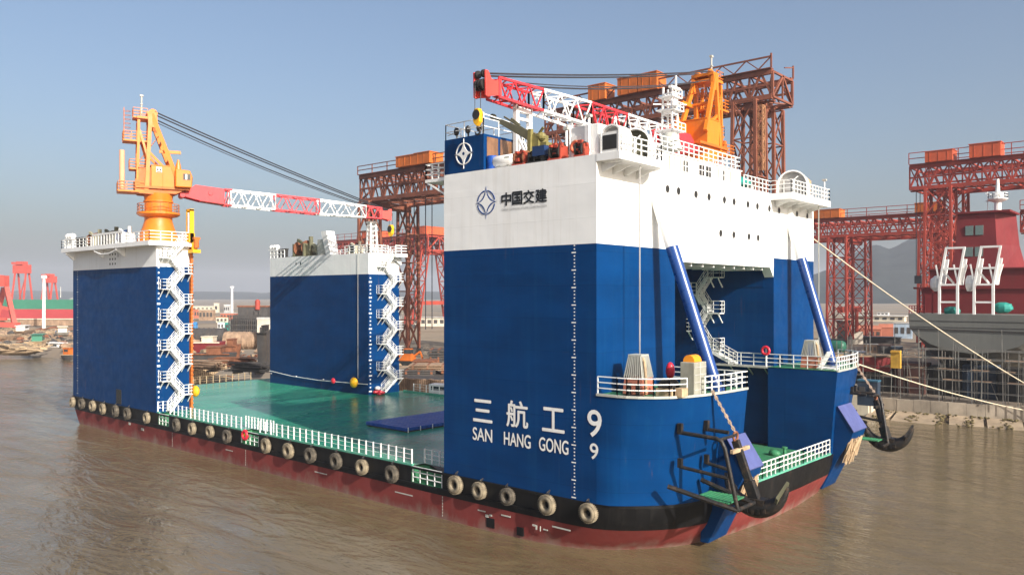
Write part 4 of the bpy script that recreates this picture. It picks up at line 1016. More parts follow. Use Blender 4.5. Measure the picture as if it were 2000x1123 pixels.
def machine(label, cat, name, x, y, w, d, h, m1, m2, seed):
    r = random.Random(seed); q = thing(name, label, cat, (x, y, Z0))
    m_ = MB(); m_.box(-w/2, w/2, -d/2, d/2, 0, .18)
    for sx in (-1, 1): m_.box(sx*w*.42-.07, sx*w*.42+.07, -d*.4, d*.4, .18, h*.75)
    m_.build('machine_frame', m1, q, world=False)
    m_ = MB(); m_.lathe((-w*.4, 0, h*.48), [(h*.42, 0), (h*.42, .08), (h*.24, .08), (h*.24, w*.8-.08), (h*.42, w*.8-.08), (h*.42, w*.8)], 18, 0, 'x'); m_.build('drum', m2, q, world=False)
    m_ = MB()
    for k in range(7):
        a, b, c = r.uniform(-w*.4, w*.3), r.uniform(-d*.55, -d*.1), r.uniform(.15, h*.8); m_.box(a, a+r.uniform(.12, .4), b, b+.25, c, c+r.uniform(.12, .35))
    m_.build('pipework', m1, q, world=False)
    return q
machine('red winch with coiled red wire beside the white tank', 'winch', 'wire_winch', -7.35, .95, 1.2, 1.1, 1.3, 'redpaint', 'rust', 1)
machine('dark winch at the foot of the olive crane', 'winch', 'wire_winch', -5.8, 1.0, 1.5, 1.2, 1.2, 'dark', 'dark', 2)
machine('orange-red winch with a dark drum left of the white box', 'winch', 'wire_winch', -3.95, .9, 1.1, 1.1, 1.45, 'redpaint', 'dark', 3)
machine('small red and black pump in front of the white box', 'pump', 'pump', -1.75, .7, .8, .8, 1.25, 'redpaint', 'dark', 4)
t = thing('knuckle_crane', 'olive folding deck crane with raised straight boom', 'crane', (-7., 2., Z0))
m_ = MB(); m_.lathe((-7., 2., Z0), [(.55, 0), (.5, .3), (.36, .4), (.36, 1.6), (.5, 1.65), (.5, 1.9)], 16)
m_.build('column', 'cream2', t, smooth=40)
bx0 = Vector((-6.75, 2., Z0+2.0)); bx1 = Vector((-10.9, 2., 27.75))
m_ = MB(); m_.loft([[(-6.8, 1.65, 25.2), (-6.5, 1.65, 25.9), (-6.5, 2.35, 25.9), (-6.8, 2.35, 25.2)], [(-10.5, 1.85, 27.3), (-10.35, 1.85, 27.62), (-10.35, 2.15, 27.62), (-10.5, 2.15, 27.3)]], 0, True, False)
m_.beam((-10.4, 2., 27.47), (-11.3, 2., 27.95), .16, .18); m_.tube((-11.25, 1.85, 27.95), (-11.25, 2.15, 27.95), .22, 10); m_.beam((-6.9, 1.8, 25.9), (-10.0, 1.9, 27.75), .12); m_.beam((-8.5, 1.95, 26.9), (-9.3, 1.95, 27.5), .18)
m_.build('boom', 'olive', t)
m_ = MB(); m_.box(-7.0, -6.2, 1.4, 2.6, 25.0, 25.9); m_.sphere((-6.2, 1.7, 25.7), .45, .35, .35, 10, 6); m_.box(-6.3, -5.6, 1.6, 2.3, 24.9, 25.25); m_.beam((-7.0, 1.35, 24.0), (-6.9, 1.35, 26.3), .3); m_.beam((-6.3, 1.6, 25.9), (-5.8, 1.5, 26.3), .15); m_.build('slew_housing', 'olive2', t)
t = thing('dark_blue_locker', 'dark blue open locker right of the olive crane foot', 'locker', (-5.3, .65, Z0))
m_ = MB(); m_.box(-5.95, -4.85, .4, 1.3, Z0+.55, Z0+1.25); m_.build('locker_body', 'pontoon2', t)
m_ = MB(); 
for x in (-5.85, -5.0): m_.beam((x, .5, Z0), (x, .5, Z0+.55), .08); m_.beam((x, 1.2, Z0), (x, 1.2, Z0+.55), .08)
m_.build('stand', 'dark', t)
t = thing('white_box_house', 'plain white box house on the tower roof left of the arched hoods', 'deck box', (-2.2, 2.5, Z0))
m_ = MB(); m_.box(-3.35, -.9, 1.5, 3.6, Z0+.001, 25.95); m_.build('box_shell', 'white', t, bevel=.05)
m_ = MB(); m_.box(-3.39, -3.3, 1.42, 1.499, Z0, 26.0); m_.box(-3.2, -2.4, 1.46, 1.499, Z0+.1, Z0+1.8); m_.build('corner_trim', 'trim', t)
q = thing('lifebuoy', 'orange ring lifebuoy hung on the white box house', 'lifebuoy', (-2.75, 1.35, Z0+1.0))
m_ = MB(); m_.torus((0, 0, 0), .36, .11, 'y', 22, 8)
m_.build('ring', 'buoyring', q, world=False, smooth=True)
m_ = MB(); m_.torus((0, -.03, 0), .47, .02, 'y', 20, 5); m_.build('grab_line', 'rope', q, world=False)
def hood(x, y, w, h, d, ang, label, mat='tin'):
    t = thing('winch_hood', label, 'winch hood', (x, y, Z0), ang, 'arched winch hoods on the bow tower')
    n_ = 18; pr = [(-w/2, 0)]+[(-w/2*math.cos(PI*i/n_), h-w/2+w/2*math.sin(PI*i/n_)) for i in range(n_+1)]+[(w/2, 0)]
    inn = [(a*.92, b*.95 if b > 0 else 0) for a, b in pr]
    m_ = MB(); m_.loft([[(a, 0, b) for a, b in pr], [(a, d, b) for a, b in pr], [(a, d, b) for a, b in inn], [(a, 0, b) for a, b in inn], [(a, 0, b) for a, b in pr]], 0, False, False); m_.build('hood_shell', 'trim', t, world=False, smooth=40)
    m_ = MB(); m_.prism(inn, d*.30, d*.33, 'y')
    for k in range(7): zz = h*(.12+.12*k); ww = w*.44 if zz < h-w/2 else math.sqrt(max(0, (w*.44)**2-(zz-h+w/2)**2)); m_.beam((-ww, d*.28, zz), (ww, d*.28, zz), .05)
    m_.build('back_panel', mat, t, world=False)
    m_ = MB(); m_.lathe((-w*.34, d*.62, h*.30), [(h*.26, 0), (h*.26, .08), (h*.17, .08), (h*.17, w*.68-.08), (h*.26, w*.68-.08), (h*.26, w*.68)], 20, 0, 'x'); m_.box(-w*.4, w*.4, .1, d*.8, 0, .2); m_.build('winch_drum', 'rustgrey', t, world=False)
    m_ = MB(); m_.beam((w*.05, -.02, 0), (w*.05, -.02, h*.62), .1); m_.beam((w*.05, -.02, h*.62), (w*.2, -.02, h*.75), .09); m_.build('stay_bar', 'rail', t, world=False)
hood(.2, 1.4, 1.8, 2.2, 1.3, .0, 'tall white arched winch hood above the black louvre on the near platform')
hood(.5, 3.9, 2.2, 2.3, 1.5, .35, 'white arched winch hood with bronze pane, right of the near platform louvre', 'olive')
hood(.7, 31.3, 2.8, 2.5, 1.6, .25, 'white arched winch hood on the far front platform')
t = thing('covered_rescue_boat', 'small boat under a green cover behind the roof rail', 'boat', (-1.6, 25.1, Z0))
m_ = MB(); L = []
for u, w_, h_ in ((-1.8, .1, .5), (-1.2, .55, .75), (-.2, .8, .9), (.9, .7, .85), (1.6, .35, .7), (1.9, .1, .6)): L.append([(0-w_, u, .55), (-w_*.7, u, .55+h_*.7), (0, u, .55+h_), (w_*.7, u, .55+h_*.7), (w_, u, .55)])
m_.loft(L, 0, False, False); m_.build('boat_cover', 'teal', t, world=False, smooth=40)
m_ = MB(); m_.box(-.6, .6, -1.4, -1.2, 0, .55); m_.box(-.6, .6, 1.2, 1.4, 0, .55); m_.build('cradle', 'trim', t, world=False)
def post(x, y, h, label, r=.1):
    t = thing('lamp_post', label, 'post', (x, y, Z0)); m_ = MB(); m_.tube((0, 0, 0), (0, 0, h), r, 8); m_.build('pole', 'rail', t, world=False)
    m_ = MB(); m_.box(-.2, .2, -.15, .15, h, h+.18); m_.build('lamp_head', 'pale', t, world=False)
post(-3.6, 1.4, 2.3, 'white post left of the white box house'); post(-1.55, 1.3, 2.9, 'white post in front of the white box house', .09); post(1.6, 37.3, 2.0, 'white aerial post at the far end of the front platform', .06)
t = thing('yellow_canister', 'yellow canister beside the far arched winch hood', 'canister', (1.0, 34.2, Z0))
m_ = MB(); m_.lathe((0, 0, .3), [(.1, 0), (.4, .1), (.42, 1.4), (.1, 1.7)], 14); m_.build('shell', 'wood', t, world=False, smooth=40); m_ = MB(); m_.box(-.45, .45, -.3, .3, 0, .3); m_.build('cradle', 'trim', t, world=False)

# ================================================================== GEAR ON THE AFT TOWERS
def gear(label, cat, name, x, y, z, fn):
    t = thing(name, label, cat, (x, y, z))
    for nme, mat, m_ in fn(): m_.build(nme, mat, t, world=False)
    return t
def g_bollards():
    a = MB(); b = MB()
    for k in range(3): a.lathe((-1.0+.9*k, 0, 0), [(.2, 0), (.24, 1.2), (.3, 1.25), (.3, 1.4)], 12)
    b.box(-1.4, 1.2, -.3, .3, 0, .1); return [('posts', 'dark', a), ('base_plate', 'dark', b)]
gear('row of stubby black bollards at the aft end of the near aft tower', 'bollard', 'bollard', -85.4, -.4, 20.5, g_bollards)
def g_vents():
    a = MB(); b = MB()
    for k in range(3): a.lathe((-.9+.8*k, 0, 0), [(.2, 0), (.2, 1.5)], 10); b.sphere((-.9+.8*k, 0, 1.7), .42, .42, .4, 10, 6)
    b.box(-1.3, 1.1, -.4, .4, 1.2, 1.35); return [('vent_pipe', 'trim', a), ('vent_cap', 'trim', b)]
gear('cluster of white mushroom vents at the aft corner of the near aft tower', 'vent', 'mushroom_vent', -88.6, -.5, 20.5, g_vents)
def g_winch(m1, m2, s=1.):
    def fn():
        a = MB(); b = MB(); c = MB()
        a.lathe((-.8*s, 0, 1.0*s), [(.9*s, 0), (.9*s, .1), (.5*s, .1), (.5*s, 1.5*s), (.9*s, 1.5*s), (.9*s, 1.6*s)], 20, 0, 'x')
        b.box(-1.1*s, -.9*s, -.8*s, .8*s, 0, 1.5*s); b.box(.9*s, 1.1*s, -.8*s, .8*s, 0, 1.5*s); b.box(-1.2*s, 1.2*s, -.9*s, .9*s, 0, .15)
        c.box(1.1*s, 1.9*s, -.5*s, .5*s, .2, 1.3*s); c.tube((1.4*s, 0, 1.25*s), (1.4*s, 0, 2.3*s), .25*s, 10); c.beam((1.2*s, -.45*s, 1.2*s), (-.3*s, -.6*s, 1.95*s), .3*s)
        return [('drum', m2, a), ('frame', m1, b), ('gearbox', m1, c)]
    return fn
gear('brown and tan mooring winch on the near aft tower, behind its left rail', 'winch', 'mooring_winch', -82.4, .3, 20.5, g_winch('cream2', 'rust'))
gear('grey-green mooring winch on the near aft tower, behind the slatted screen', 'winch', 'mooring_winch', -78.0, .6, 20.5, g_winch('olive', 'rustgrey', 1.05))
gear('large white winch casing on the near aft tower, left of the orange pedestal', 'winch', 'mooring_winch', -73.0, .2, 20.5, g_winch('trim', 'pontoon2', .95))
gear('brown and green mooring winch on the far aft tower', 'winch', 'mooring_winch', -76.2, 29., 20., g_winch('olive', 'rust', 1.35))
gear('cream mooring winch on the far aft tower, right of the brown one', 'winch', 'mooring_winch', -73., 29.2, 20., g_winch('cream2', 'cream2', 1.0))
gear('cream winch on the far aft tower beside the white boom rest', 'winch', 'mooring_winch', -63., 28.7, 20., g_winch('cream', 'dark', .8))
gear('pair of dark bollards at the left end of the far aft tower', 'bollard', 'bollard', -80.2, 28., 20., g_bollards)
gear('white mushroom vents at the left corner of the far aft tower', 'vent', 'mushroom_vent', -82.7, 28., 20., g_vents)
def g_panel():
    a = MB(); b = MB(); a.prism([(-.9, 0), (.2, 0), (-.9, 3.6), (-2.2, 3.6)], -.6, .9, 'y'); b.box(-3.2, -1.0, -.5, 1., 0, 2.4); return [('tilted_panel', 'trim', a), ('casing', 'pale', b)]
gear('white slanted panel with grey casing on the far aft tower', 'panel', 'slanted_panel', -67.6, 28.2, 20., g_panel)
def g_raft():
    a = MB(); b = MB(); a.tube((0, 0, 1.1), (0, 0, 3.6), .3, 12); b.box(-.5, -.35, -.25, .25, 0, 4.0); b.box(.35, .5, -.25, .25, 0, 4.0); b.box(-.5, .5, -.35, .35, 0, 1.1); b.box(-.5, .5, -.25, .25, 3.8, 4.05); return [('cylinder', 'trim', a), ('yellow_frame', 'yellow', b)]
gear('tall yellow frame holding a white cylinder at the near aft tower corner', 'frame', 'cylinder_rack', -63.4, 3.9, 20.5, g_raft)
def g_pump():
    a = MB(); b = MB(); a.tube((0, 0, 0), (0, 0, 1.8), .35, 12); a.box(-.6, .6, -.5, .5, 0, .4); b.tube((.5, 0, .6), (.5, 0, 1.6), .3, 10); b.box(-.3, .7, -.4, .4, 1.6, 1.9); return [('column', 'yellow', a), ('motor', 'gorange', b)]
gear('yellow hoist motor hanging at the near aft tower corner', 'hoist', 'hoist_motor', -63.1, 4.3, 19.2, g_pump)
def fender(label, x, y, z, mat, s=.8):
    t = thing('buoy_float', label, 'float', (x, y, z)); m_ = MB(); m_.sphere((0, 0, 0), s, s*.6, s, 14, 10); m_.build('float_body', mat, t, world=False, smooth=True)
    m_ = MB(); m_.torus((0, 0, s*1.05), s*.18, s*.06, 'y', 12, 6); m_.build('eye', 'dark', t, world=False)
fender('yellow float hanging at the foot of the rusty guide rail', -63.6, 4.7, 2.2, 'yellow', .7)
fender('yellow float hanging low on the far aft tower wall', -61.2, 27.1, 1.6, 'yellow', .75)
fender('small red float on the cable of the far aft tower wall', -66.2, 27.2, 1.5, 'redbuoy', .42)
def g_pile():
    a = MB(); b = MB(); r = random.Random(3)
    for k in range(14): a.sphere((r.uniform(-.7, .7), r.uniform(-.5, .5), r.uniform(.15, .45)), .3, .3, .22, 8, 6)
    b.sphere((-.3, 0, .9), .45, .4, .3, 8, 6); return [('red_sack', 'redbuoy', a), ('white_sack', 'trim', b)]
gear('heap of red and white sacks at the foot of the far aft stairs', 'sacks', 'sack_heap', -57.7, 28.8, 0, g_pile)
q = thing('lifebuoy', 'red lifebuoy hung in the mid boarding recess of the black strake', 'lifebuoy', (-44.0, -.12, -.35))
m_ = MB(); m_.torus((0, 0, 0), .42, .16, 'y', 22, 8); m_.build('ring', 'redbuoy', q, world=False, smooth=True); m_ = MB(); m_.box(-.25, .25, -.04, .04, -.12, .12); m_.build('name_tab', 'yellow', q, world=False)

# ================================================================== BLUE MODULAR PONTOON ON THE DECK
t = thing('floating_pontoon', 'blue modular pontoon raft lying on the flooded green deck', 'pontoon', (-34.2, 17., 0))
a = MB(); nx, ny = 12, 24; s = .55; ax0, ay0 = -37.6, 10.4
ang = math.radians(4)
for i in range(nx):
    for j in range(ny):
        x, y = ax0+i*s+j*.02, ay0+j*s; a.box(x+.02, x+s-.02, y+.02, y+s-.02, .12, .45+RND.uniform(-.01, .01))
a.build('float_module', 'pontoon', t, bevel=.04)
b = MB(); b.box(ax0+.1, ax0+nx*s, ay0+.1, ay0+ny*s-.1, -.0, .14); b.build('underside', 'dark', t)
c = MB()
for j in range(0, 24, 3): c.beam((ax0+nx*s+.06+j*.02, ay0+j*s+.2, 0), (ax0+nx*s+.06+j*.02, ay0+j*s+.2, .5), .07)
c.build('stake', 'rail', t)

# ================================================================== MOORING LINES
def line(name, label, p, q, sag, r, mat='rope'):
    p, q = Vector(p), Vector(q); n_ = 40
    m_ = MB(); m_.sweep([p.lerp(q, i/n_)-Vector((0, 0, sag*4*(i/n_)*(1-i/n_))) for i in range(n_+1)], r, 6)
    tag(m_.build(name, mat, None, smooth=True), label, 'rope')
def shore_end(p, px, py, D):
    q = onD(px, py, D); d = q-p; k = (p.z-(GZ+.5))/(p.z-q.z); return p+d*k
p1 = onX(1590, 466, -.1); p1.y = 38.62
line('mooring_line', 'long tan mooring rope sloping from the white tower side down to the yard', p1, shore_end(p1, 2000, 737, 96), .9, .065)
p2 = Vector((5.2, 34.6, NBT+.3))
line('mooring_line', 'lower tan mooring rope from the far bow block down to the quay', p2, shore_end(p2, 2000, 801, 104), .35, .065)
M['shaft'] = paint('tan_ladder_shaft', (.36, .17, .08), .6, .2, .5, (.2, .06, .03), .5)
M['apron'] = paint('muddy_concrete', (.32, .245, .165), .9, .3, .35, (.12, .085, .055), .8, False, bump=.4)
M['weed'] = paint('dry_weeds', (.11, .085, .035), .95, .4, 2.)
M['brick2'] = paint('machinery_red', (.52, .09, .03), .55, .15, .4, (.25, .06, .03), .3)
M['tealglass'] = plain('primed_window', (.14, .19, .18), .3)
M['scaf'] = paint('scaffold_tube', (.17, .165, .15), .6, .3, 1., (.12, .08, .05), .6)
M['rust2'] = paint('dark_primer', (.075, .03, .024), .75, .35, .6, (.03, .02, .018), .6)
M['navy'] = paint('dull_navy', (.02, .035, .06), .7, .3, .6, (.05, .04, .03), .5)
M['yellow3'] = paint('dusty_yellow', (.52, .30, .04), .6, .25, 1., (.25, .14, .04), .6)
M['dgreen'] = paint('dark_green_tank', (.015, .11, .065), .5, .2, .8, (.05, .06, .04), .4)
M['stripe'] = paint('pale_blue_sheet', (.33, .42, .52), .5, .3, .5, (.6, .6, .6), .6)
M['blueroof2'] = paint('faded_blue_sheet', (.03, .11, .17), .6, .25, .7, (.08, .07, .06), .5)
M['blueroof3'] = paint('slate_blue_roof', (.13, .15, .17), .6, .25, .4, (.10, .08, .06), .5)
# ================================================================== SHIPYARD GANTRY CRANES (girders run parallel to the barge)
def ltower(m_, base, top, wb, wt, n_, rc, rb, axis_up=(0, 1, 0)):
    lattice(m_, base, top, wb, wb, wt, wt, n_, rc, rb, up=axis_up, cross=True)
def gantry(label, X0, X1, Y0, W, zb, zt, mat, legs, boxes, rail=2.4, bay=4.5, rc=.42, rb=.2, boxmat='gorange', legw=(5., 4.), rail_truss=False, sill=True, splay=0.):
    t = thing('gantry_crane', label, 'gantry crane', ((X0+X1)/2, Y0+W/2, GZ))
    H = zt-zb; n_ = max(4, round((X1-X0)/bay))
    for y, nm in ((Y0, 'girder_truss'), (Y0+W, 'girder_truss')):
        m_ = MB()
        for z in (zb, zt): m_.beam((X0, y, z), (X1, y, z), rc*2, rc*2.2)
        m_.beam((X0, y, zb+H*.5), (X1, y, zb+H*.5), rc, rc)
        for i in range(n_):
            a, b = X0+(X1-X0)*i/n_, X0+(X1-X0)*(i+1)/n_; c = (a+b)/2
            m_.beam((a, y, zb), (a, y, zt), rb*1.6, rb*1.6); m_.beam((a, y, zb), (c, y, zt), rb*2, rb*2); m_.beam((c, y, zt), (b, y, zb), rb*2, rb*2)
            m_.beam((c, y+.3, zb), (a, y+.3, zt), rb*1.2, rb*1.2)
        m_.beam((X1, y, zb), (X1, y, zt), rb*2.4, rb*2.4)
        m_.build(nm, mat, t)
    m_ = MB()
    for i in range(n_+1):
        x = X0+(X1-X0)*i/n_
        for z in (zb, zt): m_.beam((x, Y0, z), (x, Y0+W, z), rb*2, rb*2)
        x2 = X0+(X1-X0)*min(i+1, n_)/n_
        m_.beam((x, Y0, zb), (x2, Y0+W, zb), rb*1.4, rb*1.4); m_.beam((x, Y0+W, zt), (x2, Y0, zt), rb*1.4, rb*1.4)
    for x in (X0, X1):
        m_.beam((x, Y0, zb), (x, Y0+W/2, zt), rb*2, rb*2); m_.beam((x, Y0+W/2, zt), (x, Y0+W, zb), rb*2, rb*2); m_.beam((x, Y0+W*.5, zb), (x, Y0+W*.5, zt), rb*1.5, rb*1.5)
    m_.box(X0, X1, Y0-.9, Y0+.5, zt+rc*1.2, zt+rc*1.2+.15); m_.box(X0, X1, Y0+W-.5, Y0+W+.9, zt+rc*1.2, zt+rc*1.2+.15)
    m_.box(X0, X1, Y0+.6, Y0+1.6, zb-rc*1.2-.25, zb-rc*1.2); m_.box(X0, X1, Y0+W-1.6, Y0+W-.6, zb-rc*1.2-.25, zb-rc*1.2)
    m_.build('cross_bracing', mat, t)
    m_ = MB(); zr = zt+rc*1.2+.15
    if rail_truss:
        m_.beam((X0, Y0-.6, zr+rail), (X1, Y0-.6, zr+rail), .3); k = round((X1-X0)/5)
        for i in range(k):
            a, b = X0+(X1-X0)*i/k, X0+(X1-X0)*(i+1)/k; m_.beam((a, Y0-.6, zr+rail), ((a+b)/2, Y0-.6, zr), .2); m_.beam(((a+b)/2, Y0-.6, zr), (b, Y0-.6, zr+rail), .2)
        m_.beam((X1, Y0-.6, zr), (X1, Y0-.6, zr+rail+.6), .3); m_.beam((X1, Y0+W+.5, zr), (X1, Y0+W+.5, zr+rail+.4), .3); m_.beam((X1, Y0+W*.6, zr+1.2), (X1, Y0+W+.5, zr+rail), .2)
    else:
        railing([(X0, Y0-.8, zr), (X1, Y0-.8, zr)], rail, 5.5, 2, .09, m_); railing([(X0, Y0+W+.8, zr), (X1, Y0+W+.8, zr)], rail, 5.5, 2, .09, m_)
    m_.build('walkway_rail', mat, t)
    for x, y0_, y1_, w_, h_ in boxes:
        b = MB(); b.box(x, x+w_, y0_, y1_, zr+.02, zr+h_); b.box(x-.15, x+w_+.15, y0_-.15, y1_+.15, zr+h_, zr+h_+.15)
        for k in range(int(w_/2)): b.box(x+1+2*k, x+1.15+2*k, y0_-.06, y0_, zr+.1, zr+h_-.1)
        b.build('machinery_house', boxmat, t)
    for lx in legs:
        m_ = MB()
        for y in (Y0+.5-splay, Y0+W-.5+splay):
            yt = min(max(y, Y0+1), Y0+W-1)
            m2 = MB(); ltower(m2, (lx, y, GZ+1.6), (lx, yt if splay else y, zb-.4), legw[0], legw[1], max(5, round((zb-GZ)/7.5)), .30, .125); m2.build('leg', mat, t)
            q = MB(); q.box(lx-3, lx+3, y-2.6, y+2.6, GZ, GZ+1.6); q.build('bogie', 'slate', t)
        if sill: m_.beam((lx, Y0+.5-splay, GZ+(zb-GZ)*.32), (lx, Y0+W-.5+splay, GZ+(zb-GZ)*.32), 1.6, 1.8); m_.build('leg_tie', mat, t); m_ = MB(); m_.beam((lx, Y0, zb-1.2), (lx, Y0+W, zb-1.2), 1.6, 1.6); m_.build('leg_tie', mat, t)
    return t
g1 = gantry('tall brown lattice gantry crane rising behind the white bow tower', -89, -33, 105, 9.5, 52.2, 57.0, 'brown', (-38, -82), [(-75.5, 103.6, 107.5, 4.6, 3.4), (-67.6, 103.6, 107.5, 5., 3.6), (-62.3, 103.6, 107.5, 4.6, 3.6)], rail=2.1, rail_truss=True, legw=(5.6, 4.6))
b = MB(); b.box(-41, -38.2, 110, 115, 29, 35); b.build('stair_cabin', 'rust', g1)
b = MB(); lattice(b, (-35.0, 104.0, 38), (-35.0, 104.0, 50.5), 1.3, 1.0, 1.3, 1.0, 6, .13, .07, up=(0, 1, 0), box=True); b.build('ladder_shaft', 'shaft', g1)
g2 = gantry('brown lattice gantry crane half hidden by the bow tower, seen left of it', -129, -62, 81.5, 13.5, 37.4, 43.2, 'brown', (-126, -68), [(-113.5, 79.7, 84, 6.5, 2.4), (-107, 79.7, 84, 5., 2.5)], rail=2., legw=(4., 3.6))
b = MB(); 
for x, y in ((-113, 85), (-110, 88), (-109, 85)): b.beam((x, y, 37.4), (x, y, 6), .16)
b.build('hoist_rope', 'wire', g2)
g3 = gantry('red gantry crane with splayed legs, behind the brown one at mid distance', -318, -245, 211.8, 15, 35.2, 41.6, 'brick', (-250, -312), [(-254, 210, 226, 9, 3.6), (-292, 210.5, 217, 14, 3.)], rail=3., bay=5., legw=(5., 4.6), splay=6., rc=.6, rb=.3, boxmat='brick2')
g4 = gantry('large red gantry crane standing over the ship in the dock', -27.5, 62, 176, 14, 41., 46.4, 'brick', (-20.5, 55), [(-23.6, 174.4, 179, 6.2, 2.6), (-13.8, 174.4, 179, 6.6, 3.2)], rail=2.8, legw=(6.5, 5.6), boxmat='brick2')
b = MB(); 
for x in (-29.5, -28.6): b.beam((x+3, 178, 41), (x+3, 178, 18), .14)
b.box(-26.8, -25.2, 177.5, 178.5, 17, 19); b.build('hoist_rope', 'wire', g4)
g5 = gantry('lower red gantry crane just right of the bow tower, before the hills', -100, -25.8, 210.5, 19, 32.4, 37.4, 'brick', (-57, -31), [(-66, 209, 214, 9.5, 2.6), (-35, 209, 214, 7., 2.6)], rail=2.4, legw=(6., 5.4), boxmat='gorange')
g6 = gantry('red gantry girder partly seen at the right edge behind the ship', -8, 60, 205, 13, 31., 36., 'brick', (50, ), [(2, 203.5, 209, 20, 2.8)], rail=2.4, legw=(6., 5.), boxmat='brick2')
# ------------------------------------------------------------------ distant pink shipyard cranes at the left
def goliath(label, px, ytop, D, w, mat='pink'):
    p = onD(px, ytop, D); H = p.z-GZ; t = thing('gantry_crane', label, 'gantry crane', (p.x, p.y, GZ), .55)
    m_ = MB(); m_.box(-w/2, w/2, -2, 2, H-.22*H, H-.06*H); m_.box(-w*.2, w*.2, -3, 3, H-.06*H, H); m_.box(-w*.55, -w*.2, -2.6, 2.6, H-.05*H, H-.01*H); m_.build('girder', mat, t, world=False)
    for sx in (-1, 1):
        m_ = MB(); 
        for sy in (-1, 1): m_.beam((sx*w*.42, sy*6, 0), (sx*w*.36, sy*1.5, H*.8), 1.0)
        m_.beam((sx*w*.42, -5, H*.18), (sx*w*.42, 5, H*.18), 1.2); m_.build('leg', mat, t, world=False)
    m_ = MB(); m_.beam((-w*.38, 0, H*.1), (w*.3, 0, H*.78), .6); m_.build('brace', mat, t, world=False)
goliath('tall faded red gantry crane beyond the green and red ship', 43, 511, 620, 13)
goliath('smaller faded red gantry crane behind the white pole', 97, 535, 640, 10)
t = thing('portal_crane', 'faded red portal crane cut off by the left edge', 'crane', onZ(6, 640, GZ))
L_ = Vector(t.location); D_ = 380
m_ = MB(); k = D_/FPX
def at_(px, py, dd=0): return onD(px, py, 372+dd)
m_.beam(at_(12, 560), at_(30, 640), 1.9, 1.9); m_.beam(at_(8, 562, 10), at_(-12, 640, 10), 1.9, 1.9); m_.beam(at_(4, 600), at_(22, 604), 1.2, 1.2); m_.build('leg', 'pink', t)
m_ = MB(); m_.beam(at_(-30, 549), at_(13, 549), 4, 5); m_.beam(at_(-30, 539), at_(6, 541), 2, 1.6); m_.beam(at_(-2, 541), at_(-2, 549), 1.2, 1.2); m_.build('machine_house', 'pink', t)
m_ = MB(); m_.beam(at_(-40, 632), at_(36, 635), 3, 2.2); m_.beam(at_(-40, 622), at_(12, 623), 2, 1.2); m_.build('sill_beam', 'pink', t)
# ------------------------------------------------------------------ far ship, poles, boats at the left
t = thing('cargo_ship', 'long green and red ship lying far off behind the left bank', 'ship', onZ(60, 627, GZ), math.radians(228)-PI)
p = onD(150, 605, 460); q = onD(-120, 606, 470)
d = (q-p); d.z = 0; d.normalize(); nrm = Vector((-d.y, d.x, 0))
def sec(u, w_, z): c = p+d*u; return c
def shiphull(z0, z1, w0, w1):
    L = []
    for z, wv in ((z0, w0), (z1, w1)):
        P = []
        for u, s_ in ((-62, .15), (-50, .7), (-35, 1), (70, 1), (86, .8), (90, .3)): P.append(tuple((p+d*u+nrm*(-wv*s_)).xy)+(z,))
        for u, s_ in ((90, .3), (86, .8), (70, 1), (-35, 1), (-50, .7), (-62, .15)): P.append(tuple((p+d*u+nrm*(wv*s_)).xy)+(z,))
        L.append(P)
    return MB().loft(L)
shiphull(-1.0, 6.3, 8, 9).build('hull_bottom', 'hullred', t); shiphull(6.3, 11.6, 9, 9.6).build('topsides', 'hullgreen', t)
m_ = MB(); c = p+d*(-20); m_.box(c.x-5, c.x+5, c.y-5, c.y+5, 11.6, 13.5); c = p+d*4; m_.beam(c+Vector((0, 0, 6)), c+Vector((14, 6, 9)), .8); m_.beam(p+d*10+Vector((0, 0, 7)), p+d*10+Vector((0, 0, 13)), .4); m_.build('deck_gear', 'tin', t)
def pole(label, px, ytop, ybase, r, tilt=0):
    b_ = onZ(px, ybase, GZ); D = 15.2/(ybase-HZ)*FPX; h = (ybase-ytop)*D/FPX
    t = thing('light_pole', label, 'pole', b_); m_ = MB(); m_.tube((0, 0, 0), (tilt, 0, h), r, 10, r*.75); m_.build('mast', 'trim', t, world=False)
    m_ = MB(); m_.lathe((tilt, 0, h-1.2), [(r*1.5, 0), (r*1.7, .6), (r*1.5, 1.4)], 10); m_.build('lamp_ring', 'trim', t, world=False)
pole('tall white pole on the left bank before the green and red ship', 85.5, 539, 642, .75, .3)
pole('white lighting tower among the far sheds between the aft towers', 453, 560, 612, 1.1)
pole('thin white pole beside the rusty guide rail of the near aft tower', 374, 585, 624, 1.0)
def boat(label, px, py, L, w, h, hullm, cabm, ang, cab=True):
    b_ = onZ(px, py, WZ if py > 680 else GZ); t = thing('boat', label, 'boat', b_, ang)
    S_ = []
    for z, k in ((-.3, .72), (h*.5, .92), (h, 1.)):
        P = [(-L/2*k, -w*.35*k, z), (-L*.2, -w/2*k, z), (L*.2, -w/2*k, z), (L*.42*k, -w*.22*k, z+h*.25*(k-.7)), (L/2*k, 0, z+h*.5*(k-.7)), (L*.42*k, w*.22*k, z+h*.25*(k-.7)), (L*.2, w/2*k, z), (-L*.2, w/2*k, z), (-L/2*k, w*.35*k, z)]
        S_.append(P)
    m_ = MB().loft(S_); m_.build('boat_hull', hullm, t, world=False)
    m_ = MB(); m_.beam((-L/2, -w*.36, h+.1), (L*.4, -w*.3, h+.2), .2); m_.beam((-L/2, w*.36, h+.1), (L*.4, w*.3, h+.2), .2); m_.build('gunwale', 'wood', t, world=False)
    if cab:
        m_ = MB(); m_.box(-L*.38, -L*.05, -w*.3, w*.3, h, h+1.9); m_.box(-L*.42, 0, -w*.36, w*.36, h+1.9, h+2.05); m_.build('cabin', cabm, t, world=False)
        m_ = MB(); m_.box(-L*.33, -L*.1, -w*.31, w*.31, h+1., h+1.6); m_.build('cabin_window', 'glass', t, world=False)
